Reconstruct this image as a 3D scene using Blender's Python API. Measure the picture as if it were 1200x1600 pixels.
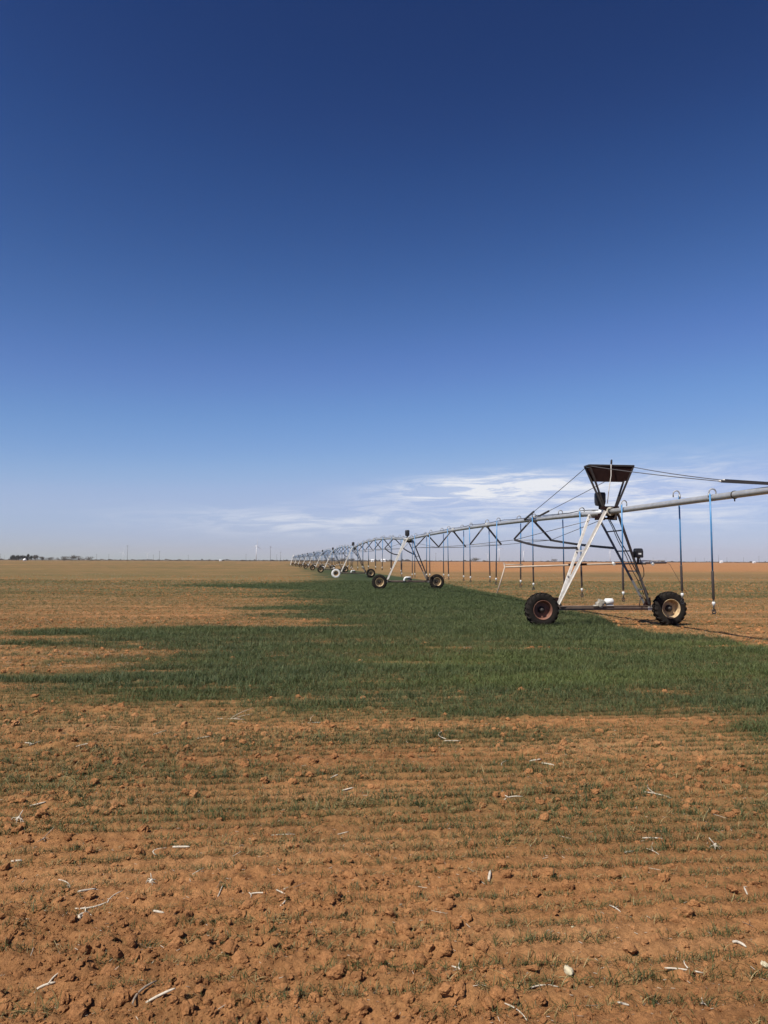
import bpy, math, random
import numpy as np
from mathutils import Vector, Matrix, Euler

for o in list(bpy.data.objects):
    bpy.data.objects.remove(o, do_unlink=True)
scene = bpy.context.scene
C = scene.collection
R = math.radians
random.seed(7)
rng = np.random.default_rng(11)

# ------------------------------------------------------------------ camera
F, W0, H0 = 1180.0, 1200.0, 1600.0            # photo pixels
CAM_H, HORIZON = 2.0, 876.0
cam_d = bpy.data.cameras.new('camera')
cam = bpy.data.objects.new('camera', cam_d)
C.objects.link(cam)
cam_d.sensor_fit = 'HORIZONTAL'
cam_d.sensor_width = 36.0
cam_d.lens = 36.0 * F / W0
cam_d.clip_start = 0.05
cam_d.clip_end = 60000.0
PITCH = math.atan((HORIZON - H0 / 2) / F)
cam_rot = Matrix.Rotation(math.pi / 2 + PITCH, 3, 'X') @ Matrix.Rotation(R(0.19), 3, 'Z')
cam.matrix_world = Matrix.Translation((0, 0, CAM_H)) @ cam_rot.to_4x4()
scene.camera = cam
CR = np.array(cam_rot)


def ray(px, py):
    return cam_rot @ Vector(((px - W0 / 2) / F, -(py - H0 / 2) / F, -1.0))


def ground(px, py, z=0.0):
    d = ray(px, py)
    t = (z - CAM_H) / d.z
    return Vector((d.x * t, d.y * t, z))


def at(px, py, Y):
    d = ray(px, py)
    t = Y / d.y
    return Vector((d.x * t, Y, CAM_H + d.z * t))


def to_px(x, y, z=0.0):
    v = np.stack([x, y, np.zeros_like(x) + z - CAM_H], -1) @ CR
    w = np.maximum(-v[..., 2], 1e-3)
    return W0 / 2 + F * v[..., 0] / w, H0 / 2 - F * v[..., 1] / w


# ------------------------------------------------------------------ sun, sky, exposure
LAT, ALO = 0.60, 0.46                          # shadow lengths across / along the pipe per metre of height
Lv, Av = Vector((0.987, 0.158, 0)), Vector((-0.158, 0.987, 0))
sun_dir = (-LAT * Lv - ALO * Av + Vector((0, 0, 1))).normalized()
sun_d = bpy.data.lights.new('sun', 'SUN')
sun_d.energy = 5.0
sun_d.angle = R(0.53)
sun_d.color = (1.0, 0.95, 0.87)
sun = bpy.data.objects.new('sun', sun_d)
C.objects.link(sun)
sun.rotation_euler = sun_dir.to_track_quat('Z', 'Y').to_euler()

world = bpy.data.worlds.new('World')
scene.world = world
world.use_nodes = True
wn, wl = world.node_tree.nodes, world.node_tree.links
wn.clear()


def nd(nodes, t, **kw):
    n = nodes.new(t)
    for k, v in kw.items():
        setattr(n, k, v)
    return n


def mth(nodes, links, op, a, b=None, c=None, clamp=False):
    n = nodes.new('ShaderNodeMath')
    n.operation = op
    n.use_clamp = clamp
    for i, v in enumerate((a, b, c)):
        if v is None:
            continue
        if isinstance(v, (int, float)):
            n.inputs[i].default_value = v
        else:
            links.new(v, n.inputs[i])
    return n.outputs[0]


sky = nd(wn, 'ShaderNodeTexSky', sky_type='NISHITA')
sky.sun_disc = False
sky.sun_elevation = math.asin(sun_dir.z)
sky.sun_rotation = math.atan2(sun_dir.x, sun_dir.y)
sky.altitude = 900
sky.air_density = 1.0
sky.dust_density = 0.6
sky.ozone_density = 3.0
SKY_STRENGTH = 0.075
EXPOSURE = 0.55
sc_ = nd(wn, 'ShaderNodeVectorMath', operation='SCALE')
sc_.inputs['Scale'].default_value = 0.1
wl.new(sky.outputs[0], sc_.inputs[0])
gam = nd(wn, 'ShaderNodeGamma')
gam.inputs['Gamma'].default_value = 1.45
wl.new(sc_.outputs[0], gam.inputs['Color'])
sc1 = nd(wn, 'ShaderNodeVectorMath', operation='SCALE')
sc1.inputs['Scale'].default_value = 0.75
wl.new(gam.outputs[0], sc1.inputs[0])
crv = nd(wn, 'ShaderNodeRGBCurve')
crv.mapping.use_clip = False
for ch, pts in enumerate((((0, 0), (.0180, .0125), (.0257, .026), (.043, .068), (.0585, .108), (.0818, .156), (.111, .216), (.1426, .285), (.195, .362), (.274, .39), (1, 1)),
                          ((0, 0), (.040, .040), (.057, .076), (.0927, .160), (.1226, .222), (.166, .310), (.210, .374), (.255, .434), (.314, .478), (.40, .50), (1, 1)),
                          ((0, 0), (.105, .152), (.142, .244), (.211, .420), (.256, .527), (.320, .632), (.351, .670), (.388, .705), (1, 1.1)))):
    c_ = crv.mapping.curves[ch]
    c_.points[0].location = pts[0]
    c_.points[1].location = pts[-1]
    for p_ in pts[1:-1]:
        c_.points.new(*p_)
crv.mapping.update()
wl.new(sc1.outputs[0], crv.inputs['Color'])
sc2 = nd(wn, 'ShaderNodeVectorMath', operation='SCALE')
sc2.inputs['Scale'].default_value = 2 ** -EXPOSURE / SKY_STRENGTH
wl.new(crv.outputs[0], sc2.inputs[0])
# thin cirrus, laid out by compass direction and height above the horizon
tc = nd(wn, 'ShaderNodeTexCoord')
sep = nd(wn, 'ShaderNodeSeparateXYZ')
wl.new(tc.outputs['Generated'], sep.inputs[0])
M2 = lambda *a, **k: mth(wn, wl, *a, **k)
az = M2('MULTIPLY', M2('ARCTAN2', sep.outputs[0], sep.outputs[1]), 57.2958)
el = M2('MULTIPLY', M2('ARCSINE', sep.outputs[2]), 57.2958)


def gauss(a0, sa, e0, se, tilt=0.0):
    da = M2('DIVIDE', M2('SUBTRACT', az, a0), sa)
    e_ = M2('SUBTRACT', M2('SUBTRACT', el, e0), M2('MULTIPLY', M2('SUBTRACT', az, a0), tilt))
    de = M2('DIVIDE', e_, se)
    q = M2('ADD', M2('MULTIPLY', da, da), M2('MULTIPLY', de, de))
    return M2('EXPONENT', M2('MULTIPLY', q, -1.0))


comb = nd(wn, 'ShaderNodeCombineXYZ')
wl.new(M2('ADD', M2('MULTIPLY', az, 0.10), M2('MULTIPLY', el, 0.10)), comb.inputs[0])
wl.new(M2('SUBTRACT', M2('MULTIPLY', el, 0.85), M2('MULTIPLY', az, 0.03)), comb.inputs[1])
cn = nd(wn, 'ShaderNodeTexNoise')
cn.inputs['Scale'].default_value = 1.75
cn.inputs['Detail'].default_value = 9
cn.inputs['Roughness'].default_value = 0.68
cn.inputs['Distortion'].default_value = 0.7
wl.new(comb.outputs[0], cn.inputs['Vector'])
wisp = M2('MULTIPLY_ADD', cn.outputs['Fac'], 5.2, -2.25, clamp=True)
g1 = gauss(7.8, 6.5, 5.40, 0.95, 0.055)
g2 = gauss(19.0, 7.0, 5.2, 1.7, 0.05)
g3 = gauss(-5.0, 11.0, 2.9, 0.9)
g4 = gauss(17.0, 14.0, 3.4, 1.1)
dens = M2('ADD', M2('ADD', M2('MULTIPLY', g1, 2.6), M2('MULTIPLY', g2, 1.1)), M2('ADD', M2('MULTIPLY', g3, 0.9), M2('MULTIPLY', g4, 0.8)))
cfac = M2('MULTIPLY', M2('MULTIPLY', dens, M2('MULTIPLY_ADD', wisp, 0.82, 0.14)), 0.85, clamp=True)
mixc = nd(wn, 'ShaderNodeMix', data_type='RGBA')
wl.new(cfac, mixc.inputs['Factor'])
wl.new(sc2.outputs[0], mixc.inputs['A'])
mixc.inputs['B'].default_value = (7.6, 7.8, 8.3, 1)
bg = nd(wn, 'ShaderNodeBackground')
bg.inputs['Strength'].default_value = SKY_STRENGTH
wl.new(mixc.outputs['Result'], bg.inputs['Color'])
wout = nd(wn, 'ShaderNodeOutputWorld')
wl.new(bg.outputs[0], wout.inputs['Surface'])

scene.view_settings.view_transform = 'Standard'
scene.view_settings.look = 'None'
scene.view_settings.gamma = 1.0
scene.view_settings.exposure = EXPOSURE
scene.view_settings.use_curve_mapping = False
scene.render.engine = 'CYCLES'

HAZE_DENSITY = 5.2e-5


# ------------------------------------------------------------------ numpy noise
def _h(ix, iy, s):
    v = np.sin(ix * 127.1 + iy * 311.7 + s * 74.7) * 43758.5453
    return v - np.floor(v)


def vnoise(x, y, s=0):
    ix, iy = np.floor(x), np.floor(y)
    fx, fy = x - ix, y - iy
    fx = fx * fx * (3 - 2 * fx)
    fy = fy * fy * (3 - 2 * fy)
    a, b = _h(ix, iy, s), _h(ix + 1, iy, s)
    c, d = _h(ix, iy + 1, s), _h(ix + 1, iy + 1, s)
    return (a + (b - a) * fx) * (1 - fy) + (c + (d - c) * fx) * fy


def fbm(x, y, s=0, o=4, g=0.5):
    v, a, t = 0, 1.0, 0
    for k in range(o):
        v = v + a * vnoise(x * 2.03 ** k + 17.3 * k, y * 2.03 ** k + 9.1 * k, s + k)
        t += a
        a *= g
    return v / t


def sstep(a, b, v):
    t = np.clip((v - a) / (b - a), 0, 1)
    return t * t * (3 - 2 * t)


ROW, RS = 0.19, 0.10                           # drill row spacing, slope of the rows


# ------------------------------------------------------------------ where the wheat stands
LEFT = np.array([(876, 470), (884, 462), (890, 478), (900, 492), (910, 490), (913, 330), (916, 265), (919, 390), (924, 485), (931, 440), (935, 440),
                 (940, 500), (946, 470), (949, 300), (953, 430), (957, 440), (964, 455), (972, 500), (978, 420), (983, 170),
                 (989, -60), (994, 20), (999, 95), (1005, -60), (1010, -40), (1013, 140), (1020, 165), (1032, 150), (1041, 165), (1052, 50),
                 (1060, -60), (1068, 0), (1075, 140), (1085, 125), (1100, 165), (1115, 190), (1700, 190)], float)
UPPER = np.array([(-3000, 880), (455, 883), (480, 886), (540, 890), (590, 896), (640, 903), (690, 911), (745, 923), (800, 932), (870, 952), (935, 962), (962, 978), (1030, 990), (1110, 995),
                  (1200, 1013), (1500, 1050), (3000, 1300)], float)
LOWER = np.array([(-3000, 1090), (0, 1098), (200, 1112), (500, 1110), (600, 1106), (700, 1118), (800, 1134), (900, 1136), (1000, 1140), (1100, 1146),
                  (1200, 1156), (1600, 1190)], float)


def wheat_dense(x, y):
    px, py = to_px(x, np.maximum(y, 0.5))
    r = y - RS * x
    n = fbm(x * 0.35, r * 1.6, 3, 4) - 0.5
    n2 = fbm(x * 0.9, r * 3.0, 8, 3) - 0.5
    soft = np.clip((py - 860) * 1.0, 14, 150)
    xl = np.interp(py + n * np.clip((py - 876) * 0.10, 0, 14), LEFT[:, 0], LEFT[:, 1])
    a = sstep(-0.8, 1.0, (px - xl) / soft + n * 3.0 + n2 * 1.5)
    yu = np.interp(px, UPPER[:, 0], UPPER[:, 1])
    sy = np.clip((py - 876) * 0.05, 0.8, 6)
    b = sstep(-0.6, 0.7, (py - yu) / sy + n * 1.6)
    yb = np.interp(px, LOWER[:, 0], LOWER[:, 1])
    c = sstep(-0.9, 1.0, (yb - py) / 28 + n * 3.6 + n2 * 2.4)
    v = a * b * c
    # bare strip with clods, thin places
    strip = np.exp(-((py - 1016) / 2.2) ** 2) * sstep(430, 150, px)
    v = v * (1 - 0.9 * strip)
    strip2 = np.exp(-((py - 1013 - (px - 700) * 0.004) / 2.0) ** 2) * sstep(640, 690, px) * sstep(900, 830, px) * sstep(0.45, 0.6, fbm(x * 1.2, r, 41, 2) + 0.1)
    v = v * (1 - 0.8 * strip2)
    holes = sstep(0.68, 0.8, fbm(x * 0.5, r * 3.2, 5, 3)) * sstep(990, 1010, py)
    return np.clip(v * (1 - 0.85 * holes), 0, 1)


THIN_Y = np.array([(876, .30), (890, .35), (905, .60), (915, .55), (930, .42), (960, .38), (1000, .45), (1060, .60), (1100, .85), (1150, .80), (1200, .80),
                   (1260, .85), (1290, .70), (1320, .34), (1380, .16), (1450, .17), (1500, .22), (1600, .22), (2000, .22)], float)


def wheat_thin(x, y):
    px, py = to_px(x, np.maximum(y, 0.5))
    r = y - RS * x
    base = np.interp(py, THIN_Y[:, 0], THIN_Y[:, 1])
    base = base * (1 + 0.35 * sstep(400, 900, px) * sstep(1290, 1330, py))
    streak = vnoise(x * 0.22, r / ROW * 0.63, 21)
    patch = fbm(x * 0.30, r * 0.8, 22, 3)
    return np.clip(base * (0.35 + 1.3 * streak) * (0.3 + 1.4 * patch), 0, 1)


def height(x, y):
    r = y - RS * x
    d = np.sqrt(x * x + y * y)
    near = 1 - sstep(16, 45, d)
    z = 0.05 * (fbm(x * 0.07, y * 0.07, 30, 3) - 0.5) * sstep(4, 14, d)
    z = z + near * 0.040 * (fbm(x * 0.9, r * 2.2, 31, 3) - 0.5)
    ridge = np.cos((r / ROW + 0.25 * (vnoise(x * 0.6, r * 2, 32) - 0.5)) * 2 * math.pi)
    z = z - near * 0.0075 * ridge * (0.35 + 1.3 * vnoise(x * 0.5, r * 1.5, 33))
    vn = 1 - sstep(8, 24, d)
    b1 = np.abs(fbm(x * 7, y * 7, 34, 2) - 0.5) * 2
    b2 = np.abs(fbm(x * 19, y * 19, 35, 3) - 0.5) * 2
    lump = sstep(0.60, 0.80, fbm(x * 5.5, y * 5.5, 36, 3)) * sstep(0.40, 0.62, fbm(x * 0.8, y * 0.8, 37, 2))
    z = z + near * 0.019 * b1 + vn * (0.031 * b2 + 0.036 * lump + 0.013 * (vnoise(x * 60, y * 60, 38) - 0.5))
    return z


def hz(x, y):
    return float(height(np.array([x]), np.array([y]))[0])


# ------------------------------------------------------------------ materials
MATS = {}


def mat(name, col, rough=0.6, metal=0.0, col2=None, scale=8.0, amt=0.5, bump=0.0, spec=0.4, coord='Object'):
    if name in MATS:
        return MATS[name]
    m = bpy.data.materials.new(name)
    m.use_nodes = True
    n, l = m.node_tree.nodes, m.node_tree.links
    b = n['Principled BSDF']
    b.inputs['Roughness'].default_value = rough
    b.inputs['Metallic'].default_value = metal
    b.inputs['Specular IOR Level'].default_value = spec
    t = nd(n, 'ShaderNodeTexCoord')
    no = nd(n, 'ShaderNodeTexNoise')
    no.inputs['Scale'].default_value = scale
    no.inputs['Detail'].default_value = 6
    no.inputs['Roughness'].default_value = 0.65
    l.new(t.outputs[coord], no.inputs['Vector'])
    rp = nd(n, 'ShaderNodeValToRGB')
    rp.color_ramp.elements[0].position = 0.5 - 0.25 * amt
    rp.color_ramp.elements[1].position = 0.5 + 0.3 * amt
    c2 = col2 or tuple(c * 0.6 for c in col)
    rp.color_ramp.elements[0].color = (*col, 1)
    rp.color_ramp.elements[1].color = (*c2, 1)
    l.new(no.outputs['Fac'], rp.inputs[0])
    l.new(rp.outputs[0], b.inputs['Base Color'])
    if bump:
        bp = nd(n, 'ShaderNodeBump')
        bp.inputs['Strength'].default_value = bump
        bp.inputs['Distance'].default_value = 0.01
        l.new(no.outputs['Fac'], bp.inputs['Height'])
        l.new(bp.outputs[0], b.inputs['Normal'])
    MATS[name] = m
    return m


GALV = mat('galvanised_steel', (0.56, 0.56, 0.545), 0.40, 0.55, (0.36, 0.365, 0.36), 5, 0.9)
GALVD = mat('weathered_galvanised', (0.34, 0.34, 0.34), 0.55, 0.35, (0.20, 0.20, 0.20), 6, 0.9)
PAINT_LIT = mat('white_paint_and_lit_legs', (0.62, 0.60, 0.56), 0.55, 0.0, (0.40, 0.36, 0.31), 7, 0.9)  # white paint; also gives the left tower legs their sunlit tone
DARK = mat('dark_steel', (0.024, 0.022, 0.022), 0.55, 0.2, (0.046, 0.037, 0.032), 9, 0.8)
DGREY = mat('grey_steel_and_leg_shade', (0.085, 0.085, 0.088), 0.5, 0.3, (0.16, 0.16, 0.155), 9, 0.9)  # grey steel; also gives the right tower legs their shaded tone
RUST = mat('dark_rusted_sheet', (0.012, 0.0055, 0.005), 0.85, 0.0, (0.024, 0.010, 0.008), 6, 0.9, 0.1, spec=0.1)
BEAM = mat('rust_streaked_beam', (0.070, 0.045, 0.034), 0.7, 0.1, (0.15, 0.115, 0.095), 4, 1.0)
RUBBER = mat('tyre_rubber', (0.010, 0.010, 0.010), 0.9, 0.0, (0.024, 0.018, 0.013), 7, 1.0, 0.15, spec=0.1)
WTYRE = mat('white_tyre', (0.60, 0.59, 0.57), 0.6, 0.0, (0.46, 0.44, 0.41), 6, 0.8)
RIMY = mat('cream_rim', (0.56, 0.44, 0.25), 0.55, 0.0, (0.24, 0.13, 0.065), 9, 0.9, 0.1)
RIMR = mat('rusty_pink_rim', (0.21, 0.10, 0.066), 0.6, 0.0, (0.10, 0.042, 0.028), 6, 0.9, 0.1)
BLACK = mat('black_plastic', (0.014, 0.014, 0.016), 0.45, 0.0, (0.022, 0.022, 0.024), 12, 0.6)
BLUE = mat('blue_hose', (0.060, 0.215, 0.42), 0.4, 0.0, (0.042, 0.155, 0.33), 9, 0.8)
SLEEVE = mat('black_sleeve', (0.030, 0.022, 0.020), 0.5, 0.0, (0.045, 0.036, 0.032), 14, 0.8)
WPLAST = mat('white_plastic', (0.60, 0.60, 0.58), 0.4, 0.0, (0.50, 0.49, 0.46), 9, 0.6)
CAST = mat('pale_cast_metal', (0.38, 0.35, 0.29), 0.6, 0.1, (0.20, 0.18, 0.14), 18, 0.9, 0.3)
WIRE = mat('steel_wire', (0.16, 0.15, 0.15), 0.5, 0.5, (0.10, 0.095, 0.09), 20, 0.8)
BOOMM = mat('pale_boom_pipe', (0.44, 0.36, 0.28), 0.55, 0.0, (0.28, 0.21, 0.15), 3, 1.0)
STRAW = mat('bleached_stalk', (0.54, 0.49, 0.40), 0.8, 0.0, (0.25, 0.19, 0.125), 60, 0.9)
STRAWG = mat('grey_weathered_stalk', (0.24, 0.19, 0.14), 0.8, 0.0, (0.12, 0.085, 0.06), 45, 0.9)
STONE = mat('pale_limestone', (0.50, 0.45, 0.31), 0.85, 0.0, (0.36, 0.29, 0.18), 12, 0.9, 0.4)
FARW = mat('far_white_paint', (0.80, 0.80, 0.80), 0.5)
FARWOOD = mat('weathered_pole_wood', (0.10, 0.085, 0.075), 0.8)
FARLEAF = mat('winter_tree_twigs', (0.060, 0.055, 0.042), 0.9, 0.0, (0.095, 0.080, 0.060), 0.3, 1.0)
FARDARK = mat('dark_evergreen', (0.025, 0.032, 0.024), 0.9, 0.0, (0.04, 0.045, 0.035), 0.3, 1.0)
BARK = mat('tree_bark', (0.09, 0.07, 0.055), 0.9)


def leaf_mat(name, c1, c2, c3):
    """blade colour varies plant by plant"""
    m = bpy.data.materials.new(name)
    m.use_nodes = True
    n, l = m.node_tree.nodes, m.node_tree.links
    b = n['Principled BSDF']
    b.inputs['Roughness'].default_value = 0.55
    b.inputs['Specular IOR Level'].default_value = 0.2
    oi = nd(n, 'ShaderNodeObjectInfo')
    at_ = nd(n, 'ShaderNodeAttribute', attribute_name='tone')
    rp = nd(n, 'ShaderNodeValToRGB')
    rp.color_ramp.elements[0].color = (*c1, 1)
    rp.color_ramp.elements[1].color = (*c3, 1)
    e = rp.color_ramp.elements.new(0.6)
    e.color = (*c2, 1)
    ad = mth(n, l, 'ADD', mth(n, l, 'MULTIPLY', oi.outputs['Random'], 0.45), mth(n, l, 'MULTIPLY', at_.outputs['Fac'], 0.62))
    l.new(ad, rp.inputs[0])
    pn = nd(n, 'ShaderNodeTexNoise')
    pn.inputs['Scale'].default_value = 0.42
    pn.inputs['Detail'].default_value = 4
    pm = nd(n, 'ShaderNodeMapping')
    pm.inputs['Scale'].default_value = (0.35, 1.5, 0.0)
    l.new(oi.outputs['Location'], pm.inputs['Vector'])
    l.new(pm.outputs[0], pn.inputs['Vector'])
    pf = mth(n, l, 'MULTIPLY_ADD', pn.outputs['Fac'], 4.5, -2.15, clamp=True)
    pmx = nd(n, 'ShaderNodeMix', data_type='RGBA')
    sx_ = nd(n, 'ShaderNodeSeparateXYZ')
    l.new(oi.outputs['Location'], sx_.inputs[0])

    def ss(v, a, b_):
        q = nd(n, 'ShaderNodeMapRange', interpolation_type='SMOOTHSTEP')
        q.inputs['From Min'].default_value = a
        q.inputs['From Max'].default_value = b_
        l.new(v, q.inputs['Value'])
        return q.outputs['Result']
    young = mth(n, l, 'MULTIPLY', mth(n, l, 'MULTIPLY', ss(sx_.outputs[1], 11.0, 13.5), ss(sx_.outputs[1], 21.0, 17.0)), ss(sx_.outputs[0], -2.5, 2.5))
    pf = mth(n, l, 'ADD', mth(n, l, 'MULTIPLY', pf, mth(n, l, 'MULTIPLY_ADD', young, 0.65, 0.35)), mth(n, l, 'MULTIPLY', young, 0.25), clamp=True)
    l.new(mth(n, l, 'MULTIPLY', pf, 0.8), pmx.inputs['Factor'])
    l.new(rp.outputs[0], pmx.inputs['A'])
    pmx.inputs['B'].default_value = (0.105, 0.128, 0.034, 1)
    rp = pmx
    rp_out = pmx.outputs['Result']
    l.new(rp_out, b.inputs['Base Color'])
    tr = nd(n, 'ShaderNodeBsdfTranslucent')
    l.new(rp_out, tr.inputs['Color'])
    mx = nd(n, 'ShaderNodeMixShader')
    mx.inputs[0].default_value = 0.22
    l.new(b.outputs[0], mx.inputs[1])
    l.new(tr.outputs[0], mx.inputs[2])
    l.new(mx.outputs[0], n['Material Output'].inputs['Surface'])
    return m


WHEAT = leaf_mat('wheat_blade', (0.029, 0.043, 0.018), (0.052, 0.072, 0.026), (0.150, 0.160, 0.066))
WHEATY = leaf_mat('yellowing_wheat_blade', (0.038, 0.044, 0.014), (0.092, 0.086, 0.028), (0.36, 0.275, 0.135))


def soil_material():
    m = bpy.data.materials.new('red_sandy_soil')
    m.use_nodes = True
    n, l = m.node_tree.nodes, m.node_tree.links
    b = n['Principled BSDF']
    b.inputs['Roughness'].default_value = 0.95
    b.inputs['Specular IOR Level'].default_value = 0.12
    g = nd(n, 'ShaderNodeNewGeometry')
    mp = nd(n, 'ShaderNodeMapping')
    mp.inputs['Rotation'].default_value = (0, 0, -math.atan(RS))
    l.new(g.outputs['Position'], mp.inputs['Vector'])

    def noise(scale, detail=5, rough=0.6, stretch=None, dist=0.0):
        q = nd(n, 'ShaderNodeTexNoise')
        q.inputs['Scale'].default_value = scale
        q.inputs['Detail'].default_value = detail
        q.inputs['Roughness'].default_value = rough
        q.inputs['Distortion'].default_value = dist
        if stretch:
            m2 = nd(n, 'ShaderNodeMapping')
            m2.inputs['Scale'].default_value = stretch
            l.new(mp.outputs[0], m2.inputs['Vector'])
            l.new(m2.outputs[0], q.inputs['Vector'])
        else:
            l.new(mp.outputs[0], q.inputs['Vector'])
        return q.outputs['Fac']

    def ramp(fac, stops):
        r_ = nd(n, 'ShaderNodeValToRGB')
        els = r_.color_ramp.elements
        els[0].position, els[0].color = stops[0][0], (*stops[0][1], 1)
        els[1].position, els[1].color = stops[-1][0], (*stops[-1][1], 1)
        for p, c in stops[1:-1]:
            e = els.new(p)
            e.color = (*c, 1)
        l.new(fac, r_.inputs[0])
        return r_.outputs[0]

    def mix(fac, a, b_, mode='MIX'):
        x = nd(n, 'ShaderNodeMix', data_type='RGBA', blend_type=mode)
        for s, v in (('Factor', fac), ('A', a), ('B', b_)):
            if isinstance(v, (int, float)):
                x.inputs[s].default_value = v
            elif isinstance(v, tuple):
                x.inputs[s].default_value = (*v, 1)
            else:
                l.new(v, x.inputs[s])
        return x.outputs['Result']

    big = noise(0.6, 4, 0.55, (0.35, 1.2, 1))
    mid = noise(9.0, 7, 0.7)
    fine = noise(85.0, 4, 0.7)
    base = ramp(big, [(0.28, (0.225, 0.102, 0.042)), (0.52, (0.332, 0.157, 0.063)), (0.72, (0.395, 0.204, 0.092))])
    det = ramp(mid, [(0.30, (0.55, 0.51, 0.48)), (0.50, (0.96, 0.95, 0.94)), (0.72, (1.22, 1.22, 1.22))])
    col = mix(1.0, base, det, 'MULTIPLY')
    grain = ramp(fine, [(0.3, (0.72, 0.70, 0.68)), (0.7, (1.22, 1.22, 1.22))])
    col = mix(0.8, col, grain, 'MULTIPLY')
    # far field: straw litter and thin stands too far off to build plant by plant
    at1 = nd(n, 'ShaderNodeAttribute', attribute_name='wheat')
    at2 = nd(n, 'ShaderNodeAttribute', attribute_name='thin')
    at3 = nd(n, 'ShaderNodeAttribute', attribute_name='tan')
    spk = noise(1.4, 6, 0.8, (0.5, 1.0, 1))
    litter = mth(n, l, 'MULTIPLY', mth(n, l, 'MULTIPLY_ADD', spk, 5.0, -2.1, clamp=True), at3.outputs['Fac'])
    col = mix(litter, col, (0.215, 0.150, 0.074))
    # streaks along the drill rows: trash and darker lines
    stk = noise(1.0, 6, 0.75, (0.05, 0.9, 1))
    sdet = ramp(stk, [(0.32, (0.60, 0.60, 0.60)), (0.5, (1.0, 1.0, 1.0)), (0.68, (1.22, 1.2, 1.12))])
    col = mix(mth(n, l, 'MULTIPLY', at3.outputs['Fac'], 0.9), col, mix(1.0, col, sdet, 'MULTIPLY'))
    stk2 = noise(1.0, 5, 0.7, (0.0035, 0.022, 1))
    sdet2 = ramp(stk2, [(0.38, (0.50, 0.49, 0.46)), (0.5, (0.88, 0.88, 0.87)), (0.62, (1.2, 1.2, 1.16))])
    col = mix(at3.outputs['Fac'], col, mix(1.0, col, sdet2, 'MULTIPLY'))
    fleck = noise(2.6, 4, 0.85, (0.35, 0.8, 1))
    ff = mth(n, l, 'MULTIPLY', mth(n, l, 'MULTIPLY_ADD', fleck, 11.0, -6.6, clamp=True), at3.outputs['Fac'])
    col = mix(ff, col, (0.40, 0.30, 0.19))
    fleck_shade = mth(n, l, 'MULTIPLY', mth(n, l, 'MULTIPLY_ADD', fleck, -10.0, 4.6, clamp=True), at3.outputs['Fac'])  # dark flecks: tiny shadows of the rough soil, painted into its colour
    col = mix(fleck_shade, col, (0.11, 0.062, 0.026))
    tn = mth(n, l, 'MULTIPLY', at2.outputs['Fac'], mth(n, l, 'MULTIPLY_ADD', spk, 1.2, 0.35, clamp=True))
    col = mix(tn, col, (0.100, 0.083, 0.031))
    grw = noise(1.0, 5, 0.7, (0.018, 0.30, 1))
    gf = mth(n, l, 'MULTIPLY', mth(n, l, 'MULTIPLY_ADD', grw, 5.0, -2.3, clamp=True), mth(n, l, 'MULTIPLY', at3.outputs['Fac'], 1.0))
    col = mix(gf, col, (0.072, 0.078, 0.030))
    wn2 = noise(3.0, 5, 0.7, (0.5, 1.6, 1))
    green = ramp(wn2, [(0.3, (0.022, 0.033, 0.013)), (0.7, (0.047, 0.060, 0.022))])
    col = mix(at1.outputs['Fac'], col, green)
    l.new(col, b.inputs['Base Color'])
    bh = mth(n, l, 'ADD', mth(n, l, 'MULTIPLY', noise(38.0, 6, 0.75, dist=0.4), 1.0), mth(n, l, 'MULTIPLY', fine, 0.35))
    bp = nd(n, 'ShaderNodeBump')
    bp.inputs['Strength'].default_value = 1.0
    bp.inputs['Distance'].default_value = 0.022
    l.new(bh, bp.inputs['Height'])
    l.new(bp.outputs[0], b.inputs['Normal'])
    return m


SOIL = soil_material()


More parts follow.
